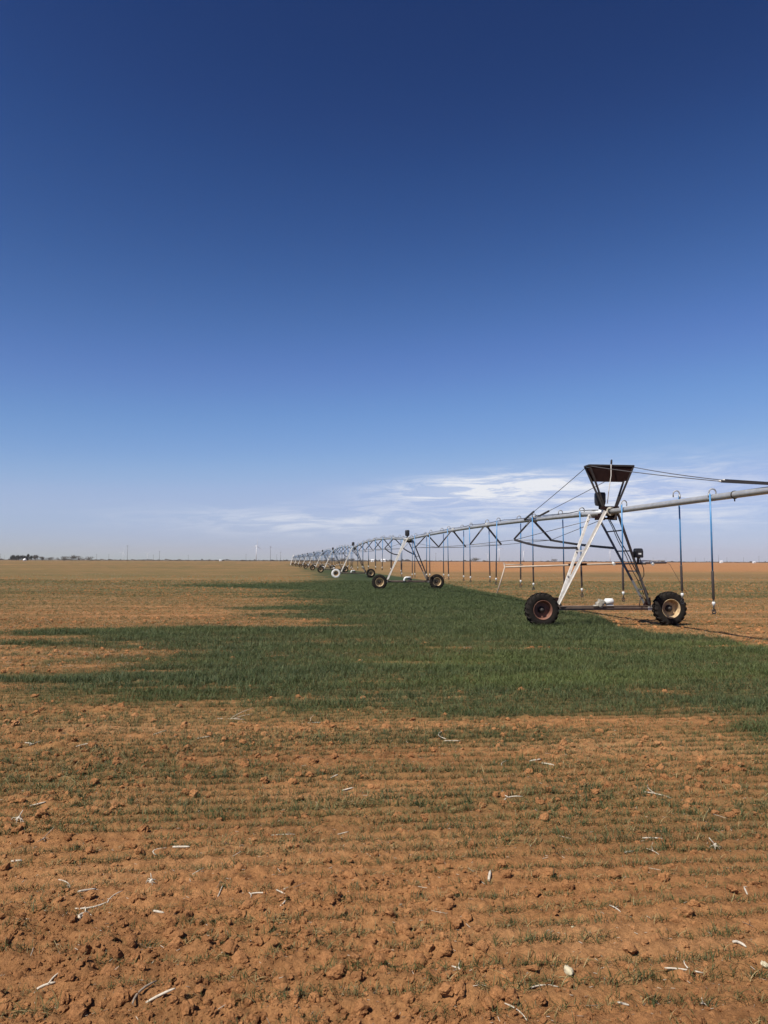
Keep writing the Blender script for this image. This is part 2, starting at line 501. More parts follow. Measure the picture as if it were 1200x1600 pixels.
# ------------------------------------------------------------------ mesh helpers
class MB:
    def __init__(self):
        self.v, self.f, self.sm, self.mi = [], [], [], []

    def add(self, vs, fs, smooth=False, mi=0):
        o = len(self.v)
        self.v += [tuple(p) for p in vs]
        for f in fs:
            self.f.append(tuple(i + o for i in f))
            self.sm.append(smooth)
            self.mi.append(mi)
        return self

    def box(self, c, s, rot=None, mi=0):
        c = Vector(c)
        hs = Vector(s) / 2
        vs = []
        for x in (-1, 1):
            for y in (-1, 1):
                for z in (-1, 1):
                    p = Vector((x * hs.x, y * hs.y, z * hs.z))
                    vs.append(c + (rot @ p if rot else p))
        return self.add(vs, [(0, 1, 3, 2), (4, 6, 7, 5), (0, 4, 5, 1), (2, 3, 7, 6), (0, 2, 6, 4), (1, 5, 7, 3)], mi=mi)

    def prism(self, p0, p1, prof, up=(0, 0, 1), scale1=1.0, mi=0, smooth=False):
        p0, p1 = Vector(p0), Vector(p1)
        d = (p1 - p0).normalized()
        a = d.cross(Vector(up))
        if a.length < 1e-4:
            a = d.cross(Vector((1, 0, 0)))
        a.normalize()
        b = a.cross(d).normalized()
        n = len(prof)
        vs = [p0 + a * u + b * w for u, w in prof] + [p1 + (a * u + b * w) * scale1 for u, w in prof]
        self.add(vs, [(i, (i + 1) % n, n + (i + 1) % n, n + i) for i in range(n)], smooth, mi)
        o = len(self.v) - 2 * n
        for f in (tuple(reversed(range(n))), tuple(range(n, 2 * n))):
            self.f.append(tuple(i + o for i in f))
            self.sm.append(False)
            self.mi.append(mi)
        return self

    def bar(self, p0, p1, w, h=None, up=(0, 0, 1), mi=0):
        h = h or w
        return self.prism(p0, p1, [(-w / 2, -h / 2), (w / 2, -h / 2), (w / 2, h / 2), (-w / 2, h / 2)], up, mi=mi)

    def angle(self, p0, p1, w, t=0.01, up=(0, 0, 1), flip=1):
        pr = [(0, 0), (w * flip, 0), (w * flip, t), (t * flip, t), (t * flip, w), (0, w)]
        if flip < 0:
            pr = pr[::-1]
        return self.prism(p0, p1, pr, up)

    def tube(self, pts, r, n=10, mi=0, caps=True):
        pts = [Vector(p) for p in pts]
        rs = r if isinstance(r, (list, tuple)) else [r] * len(pts)
        vs = []
        a = None
        for i, p in enumerate(pts):
            d = (pts[min(i + 1, len(pts) - 1)] - pts[max(i - 1, 0)]).normalized()
            if a is None:
                a = d.cross(Vector((0, 0, 1)))
                if a.length < 1e-3:
                    a = d.cross(Vector((0, 1, 0)))
            else:
                a = a - d * a.dot(d)
            a.normalize()
            b = d.cross(a)
            for k in range(n):
                t = 2 * math.pi * k / n
                vs.append(p + (a * math.cos(t) + b * math.sin(t)) * rs[i])
        fs = []
        for i in range(len(pts) - 1):
            for k in range(n):
                fs.append((i * n + k, i * n + (k + 1) % n, (i + 1) * n + (k + 1) % n, (i + 1) * n + k))
        self.add(vs, fs, True, mi)
        if caps:
            o = len(self.v) - len(vs)
            e = o + (len(pts) - 1) * n
            self.f += [tuple(reversed(range(o, o + n))), tuple(range(e, e + n))]
            self.sm += [False, False]
            self.mi += [mi, mi]
        return self

    def lathe_y(self, prof, n=40, c=(0, 0, 0), mi=0, smooth=True, wob=None):
        """profile of (radius, y) turned round the local y axis"""
        vs = []
        for k in range(n):
            t = 2 * math.pi * k / n
            for r_, y in prof:
                vs.append((c[0] + r_ * math.cos(t), c[1] + y, c[2] + r_ * math.sin(t)))
        m = len(prof)
        fs = []
        for k in range(n):
            k2 = (k + 1) % n
            for i in range(m - 1):
                fs.append((k * m + i, k2 * m + i, k2 * m + i + 1, k * m + i + 1))
        return self.add(vs, fs, smooth, mi)

    def mesh(self, name, mats):
        me = bpy.data.meshes.new(name)
        me.from_pydata(self.v, [], self.f)
        for m in (mats if isinstance(mats, (list, tuple)) else [mats]):
            me.materials.append(m)
        me.polygons.foreach_set('use_smooth', self.sm)
        me.polygons.foreach_set('material_index', self.mi)
        me.update()
        return me

    def build(self, name, mats, parent=None, **props):
        return link(name, self.mesh(name, mats), parent, **props)


def link(name, me, parent=None, **props):
    o = bpy.data.objects.new(name, me)
    C.objects.link(o)
    if parent is not None:
        o.parent = parent
    for k, v in props.items():
        o[k] = v
    return o


def thing(name, label, cat, loc=(0, 0, 0), rz=0.0, group=None):
    o = bpy.data.objects.new(name, None)
    o.empty_display_size = 0.2
    C.objects.link(o)
    o.location = loc
    o.rotation_euler = (0, 0, rz)
    o['label'] = label
    o['category'] = cat
    if group:
        o['group'] = group
    return o


CACHE = {}


def cached(key, fn):
    if key not in CACHE:
        CACHE[key] = fn()
    return CACHE[key]


# ------------------------------------------------------------------ the ground
def build_ground():
    ds = [1.2]
    while ds[-1] < 24:
        ds.append(ds[-1] + max(0.0036 * ds[-1], 0.006))
    while ds[-1] < 9800:
        d = ds[-1]
        ds.append(d + min(max(0.0036 * d, 0.25 * d * d / (CAM_H * 755)), d * 0.35))
    ds = np.array(ds)
    nc = 641
    u = np.linspace(-1, 1, nc)
    u = u * (0.72 + 0.28 * np.abs(u) ** 3)                # columns denser in the middle
    X = u[None, :] * (0.80 * ds[:, None] + 1.6)
    Y = np.repeat(ds[:, None], nc, 1)
    Z = height(X, Y)
    V = np.stack([X, Y, Z], -1).reshape(-1, 3)
    nr = len(ds)
    idx = np.arange(nr * nc).reshape(nr, nc)
    Q = np.stack([idx[:-1, :-1], idx[:-1, 1:], idx[1:, 1:], idx[1:, :-1]], -1).reshape(-1, 4)
    me = bpy.data.meshes.new('field_ground')
    me.vertices.add(len(V))
    me.vertices.foreach_set('co', V.ravel())
    me.loops.add(Q.size)
    me.loops.foreach_set('vertex_index', Q.ravel().astype(np.int32))
    me.polygons.add(len(Q))
    me.polygons.foreach_set('loop_start', np.arange(0, Q.size, 4, dtype=np.int32))
    me.polygons.foreach_set('loop_total', np.full(len(Q), 4, np.int32))
    me.polygons.foreach_set('use_smooth', np.ones(len(Q), bool))
    me.update()
    x, y = X.ravel(), Y.ravel()
    dn, th = wheat_dense(x, y), wheat_thin(x, y)
    d = np.sqrt(x * x + y * y)
    px, py = to_px(x, y)
    far = sstep(18, 60, d)
    r = y - RS * x
    # right-hand far field: bare orange strip, then pale straw and a green strip
    rt = sstep(560, 700, px) * sstep(912, 900, py)
    s = vnoise(x * 0.01, r * 0.10, 61) * 0.6 + 0.4
    thin_far = np.clip(th * (0.5 + 1.0 * far), 0, 0.8)
    thin_far = thin_far * (1 - rt) + rt * (np.interp(py, [876, 893, 896, 900, 905, 910], [0.05, 0.08, 0.55, 0.7, 0.5, .35]) * s)
    tan = far * (0.45 + 0.5 * vnoise(x * 0.02, r * 0.16, 62))
    tan = tan * (1 - rt) + rt * np.interp(py, [876, 892, 895, 900, 905, 912], [0.1, 0.12, 0.8, 0.7, 0.6, .5]) * far
    w = dn * (0.55 + 0.45 * sstep(10, 40, d))
    for nm, a in (('wheat', w), ('thin', thin_far), ('tan', tan)):
        at_ = me.attributes.new(nm, 'FLOAT', 'POINT')
        at_.data.foreach_set('value', a.astype(np.float32))
    me.materials.append(SOIL)
    link('field_ground', me, None, kind='structure', label='red sandy ploughed field with drill rows reaching the horizon')
    # the rest of the plain, to the sides and behind
    b = MB()
    n = 64
    vs = [(0, 0, -0.22)] + [(9900 * math.cos(2 * math.pi * k / n), 9900 * math.sin(2 * math.pi * k / n), -0.22) for k in range(n)]
    b.add(vs, [(0, 1 + k, 1 + (k + 1) % n) for k in range(n)])
    b.build('plain_ground', SOIL, None, kind='structure', label='flat red soil plain around the field')


build_ground()


# ------------------------------------------------------------------ pivot irrigation machine
PIPE_Z, PIPE_R = 3.52, 0.082
T1 = Vector((6.88, 23.7, 0))
tower_px = [(637.5, 53.5), (552.5, 89.0), (520.7, 126), (504.5, 156), (491, 187), (481, 220), (473, 254), (466.5, 290)]
TP = [T1] + [Vector(((px - 600) / F * Y, Y, 0)) for px, Y in tower_px]
PIVOT = Vector(((459 - 600) / F * 326, 326, 0))
for p in TP + [PIVOT]:
    p.z = hz(p.x, p.y) * 0.5


def axis_angle(a, b):
    d = b - a
    return math.atan2(-d.x, d.y)


def tyre_mesh(matl):
    b = MB()
    prof = [(0.285, -0.105), (0.300, -0.128), (0.345, -0.142), (0.405, -0.148), (0.455, -0.142), (0.488, -0.122), (0.497, -0.07), (0.500, 0.0),
            (0.497, 0.07), (0.488, 0.122), (0.455, 0.142), (0.405, 0.148), (0.345, 0.142), (0.300, 0.128), (0.285, 0.105)]
    b.lathe_y(prof, 48)
    N = 20
    for k in range(N):
        for sd in (-1, 1):
            t0 = 2 * math.pi * (k + (0.5 if sd > 0 else 0)) / N
            pts = []
            for (yy, dt, ro, ri) in ((-0.012, -0.02, 0.532, 0.485), (0.075, 0.10, 0.531, 0.485), (0.140, 0.185, 0.512, 0.462), (0.150, 0.215, 0.452, 0.43)):
                for wd in (-0.045, 0.045):
                    for rr in (ri, ro):
                        t = t0 + dt + wd
                        pts.append((rr * math.cos(t), sd * yy, rr * math.sin(t)))
            fs = []
            for i in range(3):
                o, q = i * 4, i * 4 + 4
                fs += [(o + 1, o + 3, q + 3, q + 1), (o, o + 1, q + 1, q), (o + 3, o + 2, q + 2, q + 3)]
            fs += [(0, 2, 3, 1), (12, 13, 15, 14)]
            b.add(pts, fs)
    return b.mesh('tyre', matl)


def rim_mesh(matl):
    b = MB()
    prof = [(0.292, -0.128), (0.300, -0.142), (0.290, -0.146), (0.280, -0.128), (0.268, -0.105), (0.262, -0.02), (0.250, 0.070), (0.230, 0.076),
            (0.190, 0.064), (0.120, 0.058), (0.095, 0.066), (0.0, 0.066)]
    b.lathe_y(prof, 40)
    for k in range(8):
        t = 2 * math.pi * k / 8
        b.tube([(0.135 * math.cos(t), 0.03, 0.135 * math.sin(t)), (0.135 * math.cos(t), 0.07, 0.135 * math.sin(t))], 0.014, 6)
    for k in range(4):                                     # clamp lugs on the rim
        t = 2 * math.pi * k / 4 + 0.4
        b.box((0.225 * math.cos(t), 0.045, 0.225 * math.sin(t)), (0.07, 0.05, 0.05), Matrix.Rotation(-t, 3, 'Y'))
    # back of the disc
    b.lathe_y([(0.0, 0.085), (0.12, 0.085), (0.245, 0.092), (0.285, 0.11)], 40)
    return b.mesh('wheel', matl)


def hub_mesh():
    b = MB()
    b.lathe_y([(0.0, -0.085), (0.045, -0.085), (0.056, -0.07), (0.060, -0.01), (0.105, 0.0), (0.110, 0.06)], 16)
    return b.mesh('hub_cap', DARK)


def gearbox_mesh():
    b = MB()
    b.box((0, 0.20, 0.0), (0.24, 0.20, 0.26))
    b.lathe_y([(0.0, 0.08), (0.09, 0.08), (0.11, 0.12), (0.0, 0.12)], 16)
    b.box((0, 0.22, 0.15), (0.16, 0.14, 0.06))
    return b.mesh('wheel_gearbox', DARK)


def wheel(parent, x, rim, tyre=RUBBER, spin=0.0, sink=0.0, steer=0.0):
    w = link('wheel', cached(('rim', rim.name), lambda: rim_mesh(rim)), parent)
    w.location = (x, -0.14, 0.53 - sink)
    w.rotation_euler = (0, spin, steer)
    link('tyre', cached(('tyre', tyre.name), lambda: tyre_mesh(tyre)), w)
    link('hub_cap', cached('hub', hub_mesh), w)
    g = link('wheel_gearbox', cached('gbx', gearbox_mesh), parent)
    g.location = (x, -0.14, 0.53 - sink)
    return w


LEG_BX, LEG_TX, LEG_F, LEG_B = 1.44, 0.15, -0.65, 0.76
LEG_TZ, LEG_BZ = PIPE_Z + 0.0, 0.66


def leg_pts(sx, sy):
    return Vector((sx * LEG_BX, 0.1 + sy * 0.07, LEG_BZ)), Vector((sx * LEG_TX, LEG_F if sy < 0 else LEG_B, LEG_TZ))


def tower(loc, rz, label, near=False, rims=(RIMY, RIMY), tyres=(RUBBER, RUBBER), shield=True):
    t = thing('irrigation_tower', label, 'irrigation tower', loc, rz, 'drive towers of the pivot machine')
    for sx in (-1, 1):
        for sy in (-1, 1):
            def mk(sx=sx, sy=sy):
                a, b_ = leg_pts(sx, sy)
                return MB().angle(a, b_, 0.085 if sy < 0 else 0.075, 0.012, up=(0, -1 if sy < 0 else 1, 0), flip=sx).mesh('leg', PAINT_LIT if sx < 0 else DGREY)  # sunlit left legs and shaded right legs are set by colour
            link('leg', cached(('leg', sx, sy), mk), t)
        for k, q in enumerate((0.16, 0.36, 0.58, 0.8) if sx > 0 else (0.12, 0.31, 0.58)):
            def mkr(sx=sx, q=q):
                a0, a1 = leg_pts(sx, -1)
                b0, b1 = leg_pts(sx, 1)
                return MB().bar(a0.lerp(a1, q), b0.lerp(b1, q), 0.035, 0.04).mesh('rung', PAINT_LIT if sx < 0 else DGREY)  # rungs coloured lit on the left, shaded on the right, like the legs
            link('rung', cached(('rung', sx, k), mkr), t)
        link('leg_gusset', cached(('gus', sx), lambda sx=sx: MB().prism((sx * LEG_BX, 0.02, 0.60), (sx * LEG_BX, 0.18, 0.60),
             [(-0.10, 0.0), (0.10, 0.0), (0.03 + 0.05 * sx, 0.26), (-0.03 + 0.05 * sx, 0.26)]).mesh('leg_gusset', RUST)), t)
        # low clamp collar on the beam
        link('beam_collar', cached(('col', sx), lambda sx=sx: MB().box((sx * 1.52, 0.1, 0.545), (0.16, 0.155, 0.16)).mesh('beam_collar', PAINT_LIT)), t)
    link('base_beam', cached('beam', lambda: MB().bar((-1.98, 0.1, 0.54), (1.98, 0.1, 0.54), 0.125, 0.13).mesh('base_beam', BEAM)), t)
    link('drive_shaft', cached('shaft', lambda: MB().tube([(-1.95, -0.02, 0.60), (1.95, -0.02, 0.60)], 0.019, 8).mesh('drive_shaft', BEAM)), t)

    def motor():
        b = MB()
        b.tube([(0.02, 0.06, 0.74), (0.06, 0.06, 0.74), (0.065, 0.06, 0.74), (0.29, 0.06, 0.745), (0.31, 0.06, 0.745)], [0.05, 0.05, 0.095, 0.095, 0.07], 18)
        b.box((0.2, 0.06, 0.62), (0.22, 0.10, 0.05))
        return b.mesh('drive_motor', WPLAST)

    def cgear():
        b = MB()
        b.box((-0.08, 0.06, 0.70), (0.17, 0.17, 0.19), Euler((0.1, 0.25, 0)).to_matrix())
        b.tube([(-0.15, -0.05, 0.66), (-0.15, 0.19, 0.66)], 0.075, 12)
        b.tube([(-0.07, -0.06, 0.74), (-0.07, 0.18, 0.74)], 0.06, 12)
        b.tube([(-0.36, -0.02, 0.615), (-0.12, -0.02, 0.615)], 0.03, 10)
        b.box((-0.1, 0.06, 0.59), (0.10, 0.12, 0.10))
        return b.mesh('drive_gearbox', CAST)
    if near or not shield:
        link('drive_motor', cached('motor', motor), t)
        link('drive_gearbox', cached('cgear', cgear), t)
    else:
        def cover():
            b = MB()
            pts = []
            for k in range(7):
                a = math.pi / 2 + math.pi / 2 * k / 6
                pts.append((-0.10 + 0.16 * math.cos(a), 0.02, 0.62 + 0.2 * math.sin(a)))
            b.tube([(0.20, 0.02, 0.82)] + pts + [(-0.26, 0.02, 0.55)], 0.07, 12)
            return b.mesh('motor_cover', WPLAST)
        link('motor_cover', cached('cover', cover), t)
        link('drive_motor', cached('motor_dark', lambda: MB().tube([(0.0, 0.08, 0.66), (0.28, 0.08, 0.66)], 0.09, 14).mesh('drive_motor', BLACK)), t)
    wheel(t, -2.05, rims[0], tyres[0], 0.3, 0.03)
    wheel(t, 2.05, rims[1], tyres[1], 1.1, 0.0)

    def saddle():
        b = MB()
        b.box((0.0, -0.30, PIPE_Z - 0.20), (0.40, 0.62, 0.025))
        b.box((0.13, -0.52, PIPE_Z - 0.15), (0.22, 0.03, 0.22))
        b.box((-0.17, -0.30, PIPE_Z - 0.12), (0.02, 0.5, 0.16))
        b.box((0.17, -0.25, PIPE_Z - 0.12), (0.02, 0.6, 0.16))
        b.box((0.0, 0.25, PIPE_Z - 0.16), (0.32, 0.05, 0.12))
        return b.mesh('pipe_saddle', RUST)
    link('pipe_saddle', cached('saddle', saddle), t)
    link('pipe_collar', cached('pcol', lambda: MB().lathe_y([(0.08, -0.05), (0.125, -0.05), (0.125, 0.05), (0.08, 0.05)], 18, (0, LEG_B, PIPE_Z)).box(
        (0, LEG_B, PIPE_Z - 0.09), (0.34, 0.07, 0.08)).mesh('pipe_collar', GALVD)), t)

    def joint():
        b = MB()
        b.lathe_y([(0.085, -0.62), (0.14, -0.62), (0.14, -0.58), (0.105, -0.575), (0.105, -0.42), (0.135, -0.415), (0.135, -0.37), (0.09, -0.37)], 20, (0, 0, PIPE_Z))
        for k in range(6):
            a = k * math.pi / 3 + 0.3
            b.tube([(0.122 * math.cos(a), -0.66, PIPE_Z + 0.122 * math.sin(a)), (0.122 * math.cos(a), -0.56, PIPE_Z + 0.122 * math.sin(a))], 0.013, 6)
        b.tube([(0.13, -0.62, PIPE_Z - 0.02), (0.17, -0.64, PIPE_Z - 0.12), (0.11, -0.66, PIPE_Z - 0.24)], 0.035, 8)
        return b.mesh('flex_joint', CAST)
    link('flex_joint', cached('joint', joint), t)

    def tbox():
        b = MB()
        z0 = PIPE_Z + 0.19
        pr = [(0.13, 0), (0.155, 0.10), (0.155, 0.36), (0.135, 0.41), (0.0, 0.425)]
        n = 16
        vs = []
        for k in range(n):
            a = 2 * math.pi * k / n
            ca, sa = math.cos(a), math.sin(a)
            m_ = max(abs(ca), abs(sa)) ** 0.75
            for r_, z in pr:
                vs.append((r_ * ca / m_, r_ * 0.8 * sa / m_, z0 + z))
        m = len(pr)
        b.add(vs, [(k * m + i, ((k + 1) % n) * m + i, ((k + 1) % n) * m + i + 1, k * m + i + 1) for k in range(n) for i in range(m - 1)], True)
        b.tube([(0, 0, PIPE_Z + 0.07), (0, 0, z0 + 0.02)], 0.05, 10)
        b.box((0, 0, z0 + 0.0), (0.18, 0.16, 0.03))
        return b.mesh('tower_control_box', BLACK)
    o = link('tower_control_box', cached('tbox', tbox), t)
    o.location = (-0.02, 0.16, 0.05)
    return t


def mast(t):
    """cable mast on the near tower: four flared legs with dark sheets between their tops"""
    y0, zb, zt, zp = -0.48, PIPE_Z + 0.13, 4.93, 4.46
    bx, tx, by, ty = 0.19, 0.70, 0.05, 0.20

    def P(sx, sy, z):
        q = (z - zb) / (zt - zb)
        return Vector((0.03 + sx * (bx + (tx - bx) * q), y0 + sy * (by + (ty - by) * q), z))
    for sx in (-1, 1):
        for sy in (-1, 1):
            MB().bar(P(sx, sy, zb), P(sx, sy, zt), 0.05, 0.05, up=(0, 1, 0)).build('mast_leg', DARK, t)
    for sy in (-1, 1):
        a, b_, c, d = P(-1, sy, zt - 0.03), P(1, sy, zt - 0.03), P(1, sy, zp), P(-1, sy, zp)
        e = Vector((0, 0.006 * sy, 0))
        vs = [a + e, b_ + e, c + e, d + e, a - e, b_ - e, c - e, d - e]
        MB().add(vs, [(0, 1, 2, 3), (7, 6, 5, 4), (0, 4, 5, 1), (3, 2, 6, 7), (0, 3, 7, 4), (1, 5, 6, 2)]).build('mast_sheet', RUST, t)
    m = MB()
    for sy in (-1, 1):
        m.bar(P(-1, sy, zt), P(1, sy, zt), 0.06, 0.045)
    m.bar(P(-1, -1, zt), P(-1, 1, zt), 0.06, 0.045)
    m.bar(P(1, -1, zt), P(1, 1, zt), 0.06, 0.045)
    m.build('mast_top_frame', DARK, t)
    MB().box((0.03, y0, zb - 0.02), (0.50, 0.26, 0.10)).build('mast_foot', RUST, t)
    # hose hooked over the top
    pts = [(-0.16, y0 - 0.28, 3.75), (-0.12, y0 - 0.33, 4.2), (-0.06, y0 - 0.36, 4.6), (-0.055, y0 - 0.36, 4.95), (-0.04, y0 - 0.33, 5.06), (0.01, y0 - 0.26, 5.09),
           (0.05, y0 - 0.16, 5.03), (0.06, y0 - 0.1, 4.93)]
    MB().tube(pts[:5], 0.013, 8).build('mast_hose', PAINT_LIT, t)
    MB().tube(pts[3:], 0.020, 8).build('mast_hook', DARK, t)
    return [Vector((0.03 + sx * (tx + 0.03), y0, zt)) for sx in (-1, 1)]


def curve3(p0, p1, sag=0.0, n=12, bend=None):
    p0, p1 = Vector(p0), Vector(p1)
    return [p0.lerp(p1, i / n) + Vector((0, 0, -sag * 4 * (i / n) * (1 - i / n))) for i in range(n + 1)]


AX1 = axis_angle(TP[0], TP[1])
t1 = tower(T1, AX1 - R(4), 'nearest irrigation tower with dark flared cable mast on top', True, (RIMR, RIMY))
mast_tips = mast(t1)


def near_extras(t):
    # black control box on its bracket on the right legs
    q = 0.44
    a0, a1 = leg_pts(1, -1)
    p = a0.lerp(a1, q)
    zc = 1.92
    b = MB()
    b.bar((0.62, -0.30, zc), (1.22, -0.34, zc), 0.04, 0.045)
    b.bar((0.98, -0.33, zc), (0.98, -0.33, zc + 0.20), 0.07, 0.05)
    b.build('box_bracket', DARK, t)
    b = MB()
    z0 = zc + 0.19
    vs, n = [], 4
    pr = [(0.115, 0.0), (0.13, 0.02), (0.13, 0.20), (0.115, 0.27), (0.085, 0.29)]
    sq = [(-1, -0.62), (-0.82, -0.8), (0.82, -0.8), (1, -0.62), (1, 0.62), (0.82, 0.8), (-0.82, 0.8), (-1, 0.62)]
    for (u, v) in sq:
        for r_, z in pr:
            vs.append((0.985 + u * r_, -0.33 + v * r_, z0 + z))
    m = len(pr)
    b.add(vs, [(k * m + i, ((k + 1) % 8) * m + i, ((k + 1) % 8) * m + i + 1, k * m + i + 1) for k in range(8) for i in range(m - 1)])
    b.add([vs[k * m + m - 1] for k in range(8)], [tuple(range(8))])
    b.add([vs[k * m] for k in range(8)], [tuple(reversed(range(8)))])
    bx = b.build('relay_box', BLACK, t)
    MB().box((0.985, -0.33 - 0.106, z0 + 0.12), (0.10, 0.008, 0.05)).build('box_plate', WPLAST, bx)
    MB().tube([(1.02, -0.36, z0), (1.06, -0.37, zc + 0.02), (1.13, -0.38, zc - 0.15), (1.14, -0.37, zc - 0.35), (1.08, -0.33, zc - 0.5), (0.98, -0.25, zc - 0.52)], 0.013, 8).build('box_cable', BLACK, t)
    MB().tube([(1.05, -0.30, zc + 0.05), (1.20, -0.33, zc + 0.03)], 0.035, 8).build('cable_gland', WPLAST, t)
    # conduits running down the right legs
    for off, r_ in ((0.20, 0.012), (0.34, 0.016)):
        a = Vector((0.02 + off * 0.3, -0.2, PIPE_Z - 0.2))
        e = Vector((LEG_BX - 0.32 + off, 0.02, 0.95))
        pts = [a.lerp(e, i / 10) + Vector((0, -0.03 * math.sin(i * 1.7), 0)) for i in range(11)]
        MB().tube(pts, r_, 6).build('conduit', DARK, t)
    # small bent rod by the right leg foot
    MB().tube([(1.32, -0.05, 0.80), (1.22, -0.05, 0.95), (1.16, -0.05, 0.85), (1.12, -0.05, 0.62)], 0.016, 6).build('bent_rod', BEAM, t)
    # boom-back pipes with end drops
    yb = 0.55
    MB().tube([(-3.0, yb, 1.80), (-1.2, yb, 1.86), (0.0, yb, 1.90), (2.45, yb + 0.25, 1.95)], 0.028, 8).build('boom_pipe', BOOMM, t)
    MB().tube([(-2.9, yb + 0.5, 1.88), (-2.3, yb + 0.42, 1.88)], 0.018, 6).build('boom_stay', BOOMM, t)
    MB().tube([(1.6, yb + 0.6, 2.02), (2.62, yb + 0.7, 2.02)], 0.02, 6).build('boom_stay', PAINT_LIT, t)
    MB().tube([(-2.92, yb + 0.45, 1.93), (-3.02, yb, 1.78), (-3.28, yb - 0.05, 0.98)], 0.022, 8).build('boom_drop', BOOMM, t)
    MB().tube([(2.40, yb + 0.25, 1.99), (2.62, yb + 0.35, 1.90), (3.3, yb + 0.5, 0.85)], 0.006, 5).build('boom_wire', WIRE, t)
    MB().tube([(-0.95, yb - 0.02, 1.885), (-0.35, yb - 0.02, 1.90)], 0.034, 8).build('boom_sleeve', RUST, t)
    for x in (0.55, 1.85):
        MB().tube([(x, yb - 0.06, 1.90), (x + 0.02, yb + 0.08, 1.95)], 0.045, 8).build('boom_clamp', WPLAST, t)


near_extras(t1)


# --- drop hoses
def goose_pts(sx, rise=0.12, wid=0.16):
    pts = [(0, 0, PIPE_Z + PIPE_R * 0.7), (0, 0, PIPE_Z + PIPE_R + rise * 0.4)]
    for k in range(9):
        a = math.pi * k / 8
        pts.append((sx * (wid / 2 - wid / 2 * math.cos(a)), 0, PIPE_Z + PIPE_R + rise * 0.45 + wid * 0.55 * math.sin(a)))
    pts.append((sx * wid, 0, PIPE_Z + PIPE_R - 0.02))
    return pts


Z_SL, Z_SB, Z_NZ = 1.78, 1.12, 0.82
HX = 0.16


def hose_meshes(sx):
    hose = MB().tube([(sx * HX, 0, PIPE_Z + PIPE_R + 0.02), (sx * HX + 0.006, 0, 2.8), (sx * HX + 0.002, 0, Z_SL)], 0.0205, 10).mesh('drop_hose', BLUE)
    goose = MB().tube(goose_pts(sx), 0.0165, 10).tube([(sx * HX, 0, PIPE_Z + 0.12), (sx * HX, 0, PIPE_Z + 0.02)], 0.027, 10).mesh('gooseneck', GALVD)
    sl = MB().tube([(sx * HX, 0, Z_SL + 0.02), (sx * HX, 0, Z_SL), (sx * HX + 0.004, 0, Z_SB + 0.03), (sx * HX + 0.004, 0, Z_SB)], [0.024, 0.031, 0.031, 0.018], 10)
    sl.tube([(sx * HX + 0.004, 0, Z_SB + 0.01), (sx * HX + 0.004, 0, 1.05)], 0.016, 8)
    sl = sl.mesh('hose_weight', SLEEVE)
    x = sx * HX + 0.004
    rg = MB().tube([(x, 0, 1.075), (x, 0, 1.06), (x, 0, 1.02), (x, 0, 1.0), (x, 0, 0.965)], [0.024, 0.038, 0.038, 0.024, 0.020], 12).mesh('pressure_regulator', WPLAST)
    nz = MB().tube([(x, 0, 0.97), (x, 0, 0.90)], 0.014, 8)
    ring = []
    for k in range(13):
        a = 2 * math.pi * k / 12
        ring.append((x + 0.045 * math.sin(a), 0, 0.85 + 0.055 * math.cos(a)))
    nz.tube(ring, 0.010, 6, caps=False).box((x, 0, 0.80), (0.06, 0.06, 0.025)).box((x, 0, 0.86), (0.03, 0.03, 0.04))
    nz = nz.mesh('spray_nozzle', BLACK)
    return hose, goose, sl, rg, nz


def far_hose_mesh(sx):
    b = MB()
    b.tube([(sx * HX, 0, PIPE_Z + PIPE_R), (sx * HX, 0, Z_SL)], 0.022, 6, 0)
    b.tube(goose_pts(sx), 0.018, 6, 1)
    b.tube([(sx * HX, 0, Z_SL), (sx * HX, 0, Z_SB - .05)], 0.031, 6, 2)
    b.tube([(sx * HX, 0, 1.07), (sx * HX, 0, 0.98)], 0.036, 6, 3)
    b.tube([(sx * HX, 0, 0.98), (sx * HX, 0, 0.80)], 0.026, 6, 2)
    return b.mesh('drop_hose', [BLUE, GALVD, SLEEVE, WPLAST])


def drop(parent, y, sx, dz=0.0, far=False, sway=(0, 0), stretch=1.0, dark_top=False):
    if far:
        o = link('drop_hose', cached(('fh', sx), lambda: far_hose_mesh(sx)), parent)
        o.location = (0, y, dz)
        return o
    hm = cached(('hose', sx), lambda: hose_meshes(sx))
    h = link('drop_hose', hm[0], parent)
    h.location = (0, y, dz)
    top = PIPE_Z + PIPE_R
    g = link('gooseneck', hm[1], h)
    for nm, me in zip(('hose_weight', 'pressure_regulator', 'spray_nozzle'), hm[2:]):
        link(nm, me, h)
    # swing the hose a little about its top, keeping the gooseneck put
    M = Matrix.Translation((0, 0, top)) @ Euler((sway[1], sway[0], 0)).to_matrix().to_4x4() @ Matrix.Translation((0, 0, -top))
    h.matrix_basis = Matrix.Translation((0, y, dz)) @ M
    g.matrix_basis = M.inverted() @ Matrix.Rotation(random.uniform(-0.35, 0.35), 4, 'Z')
    return h


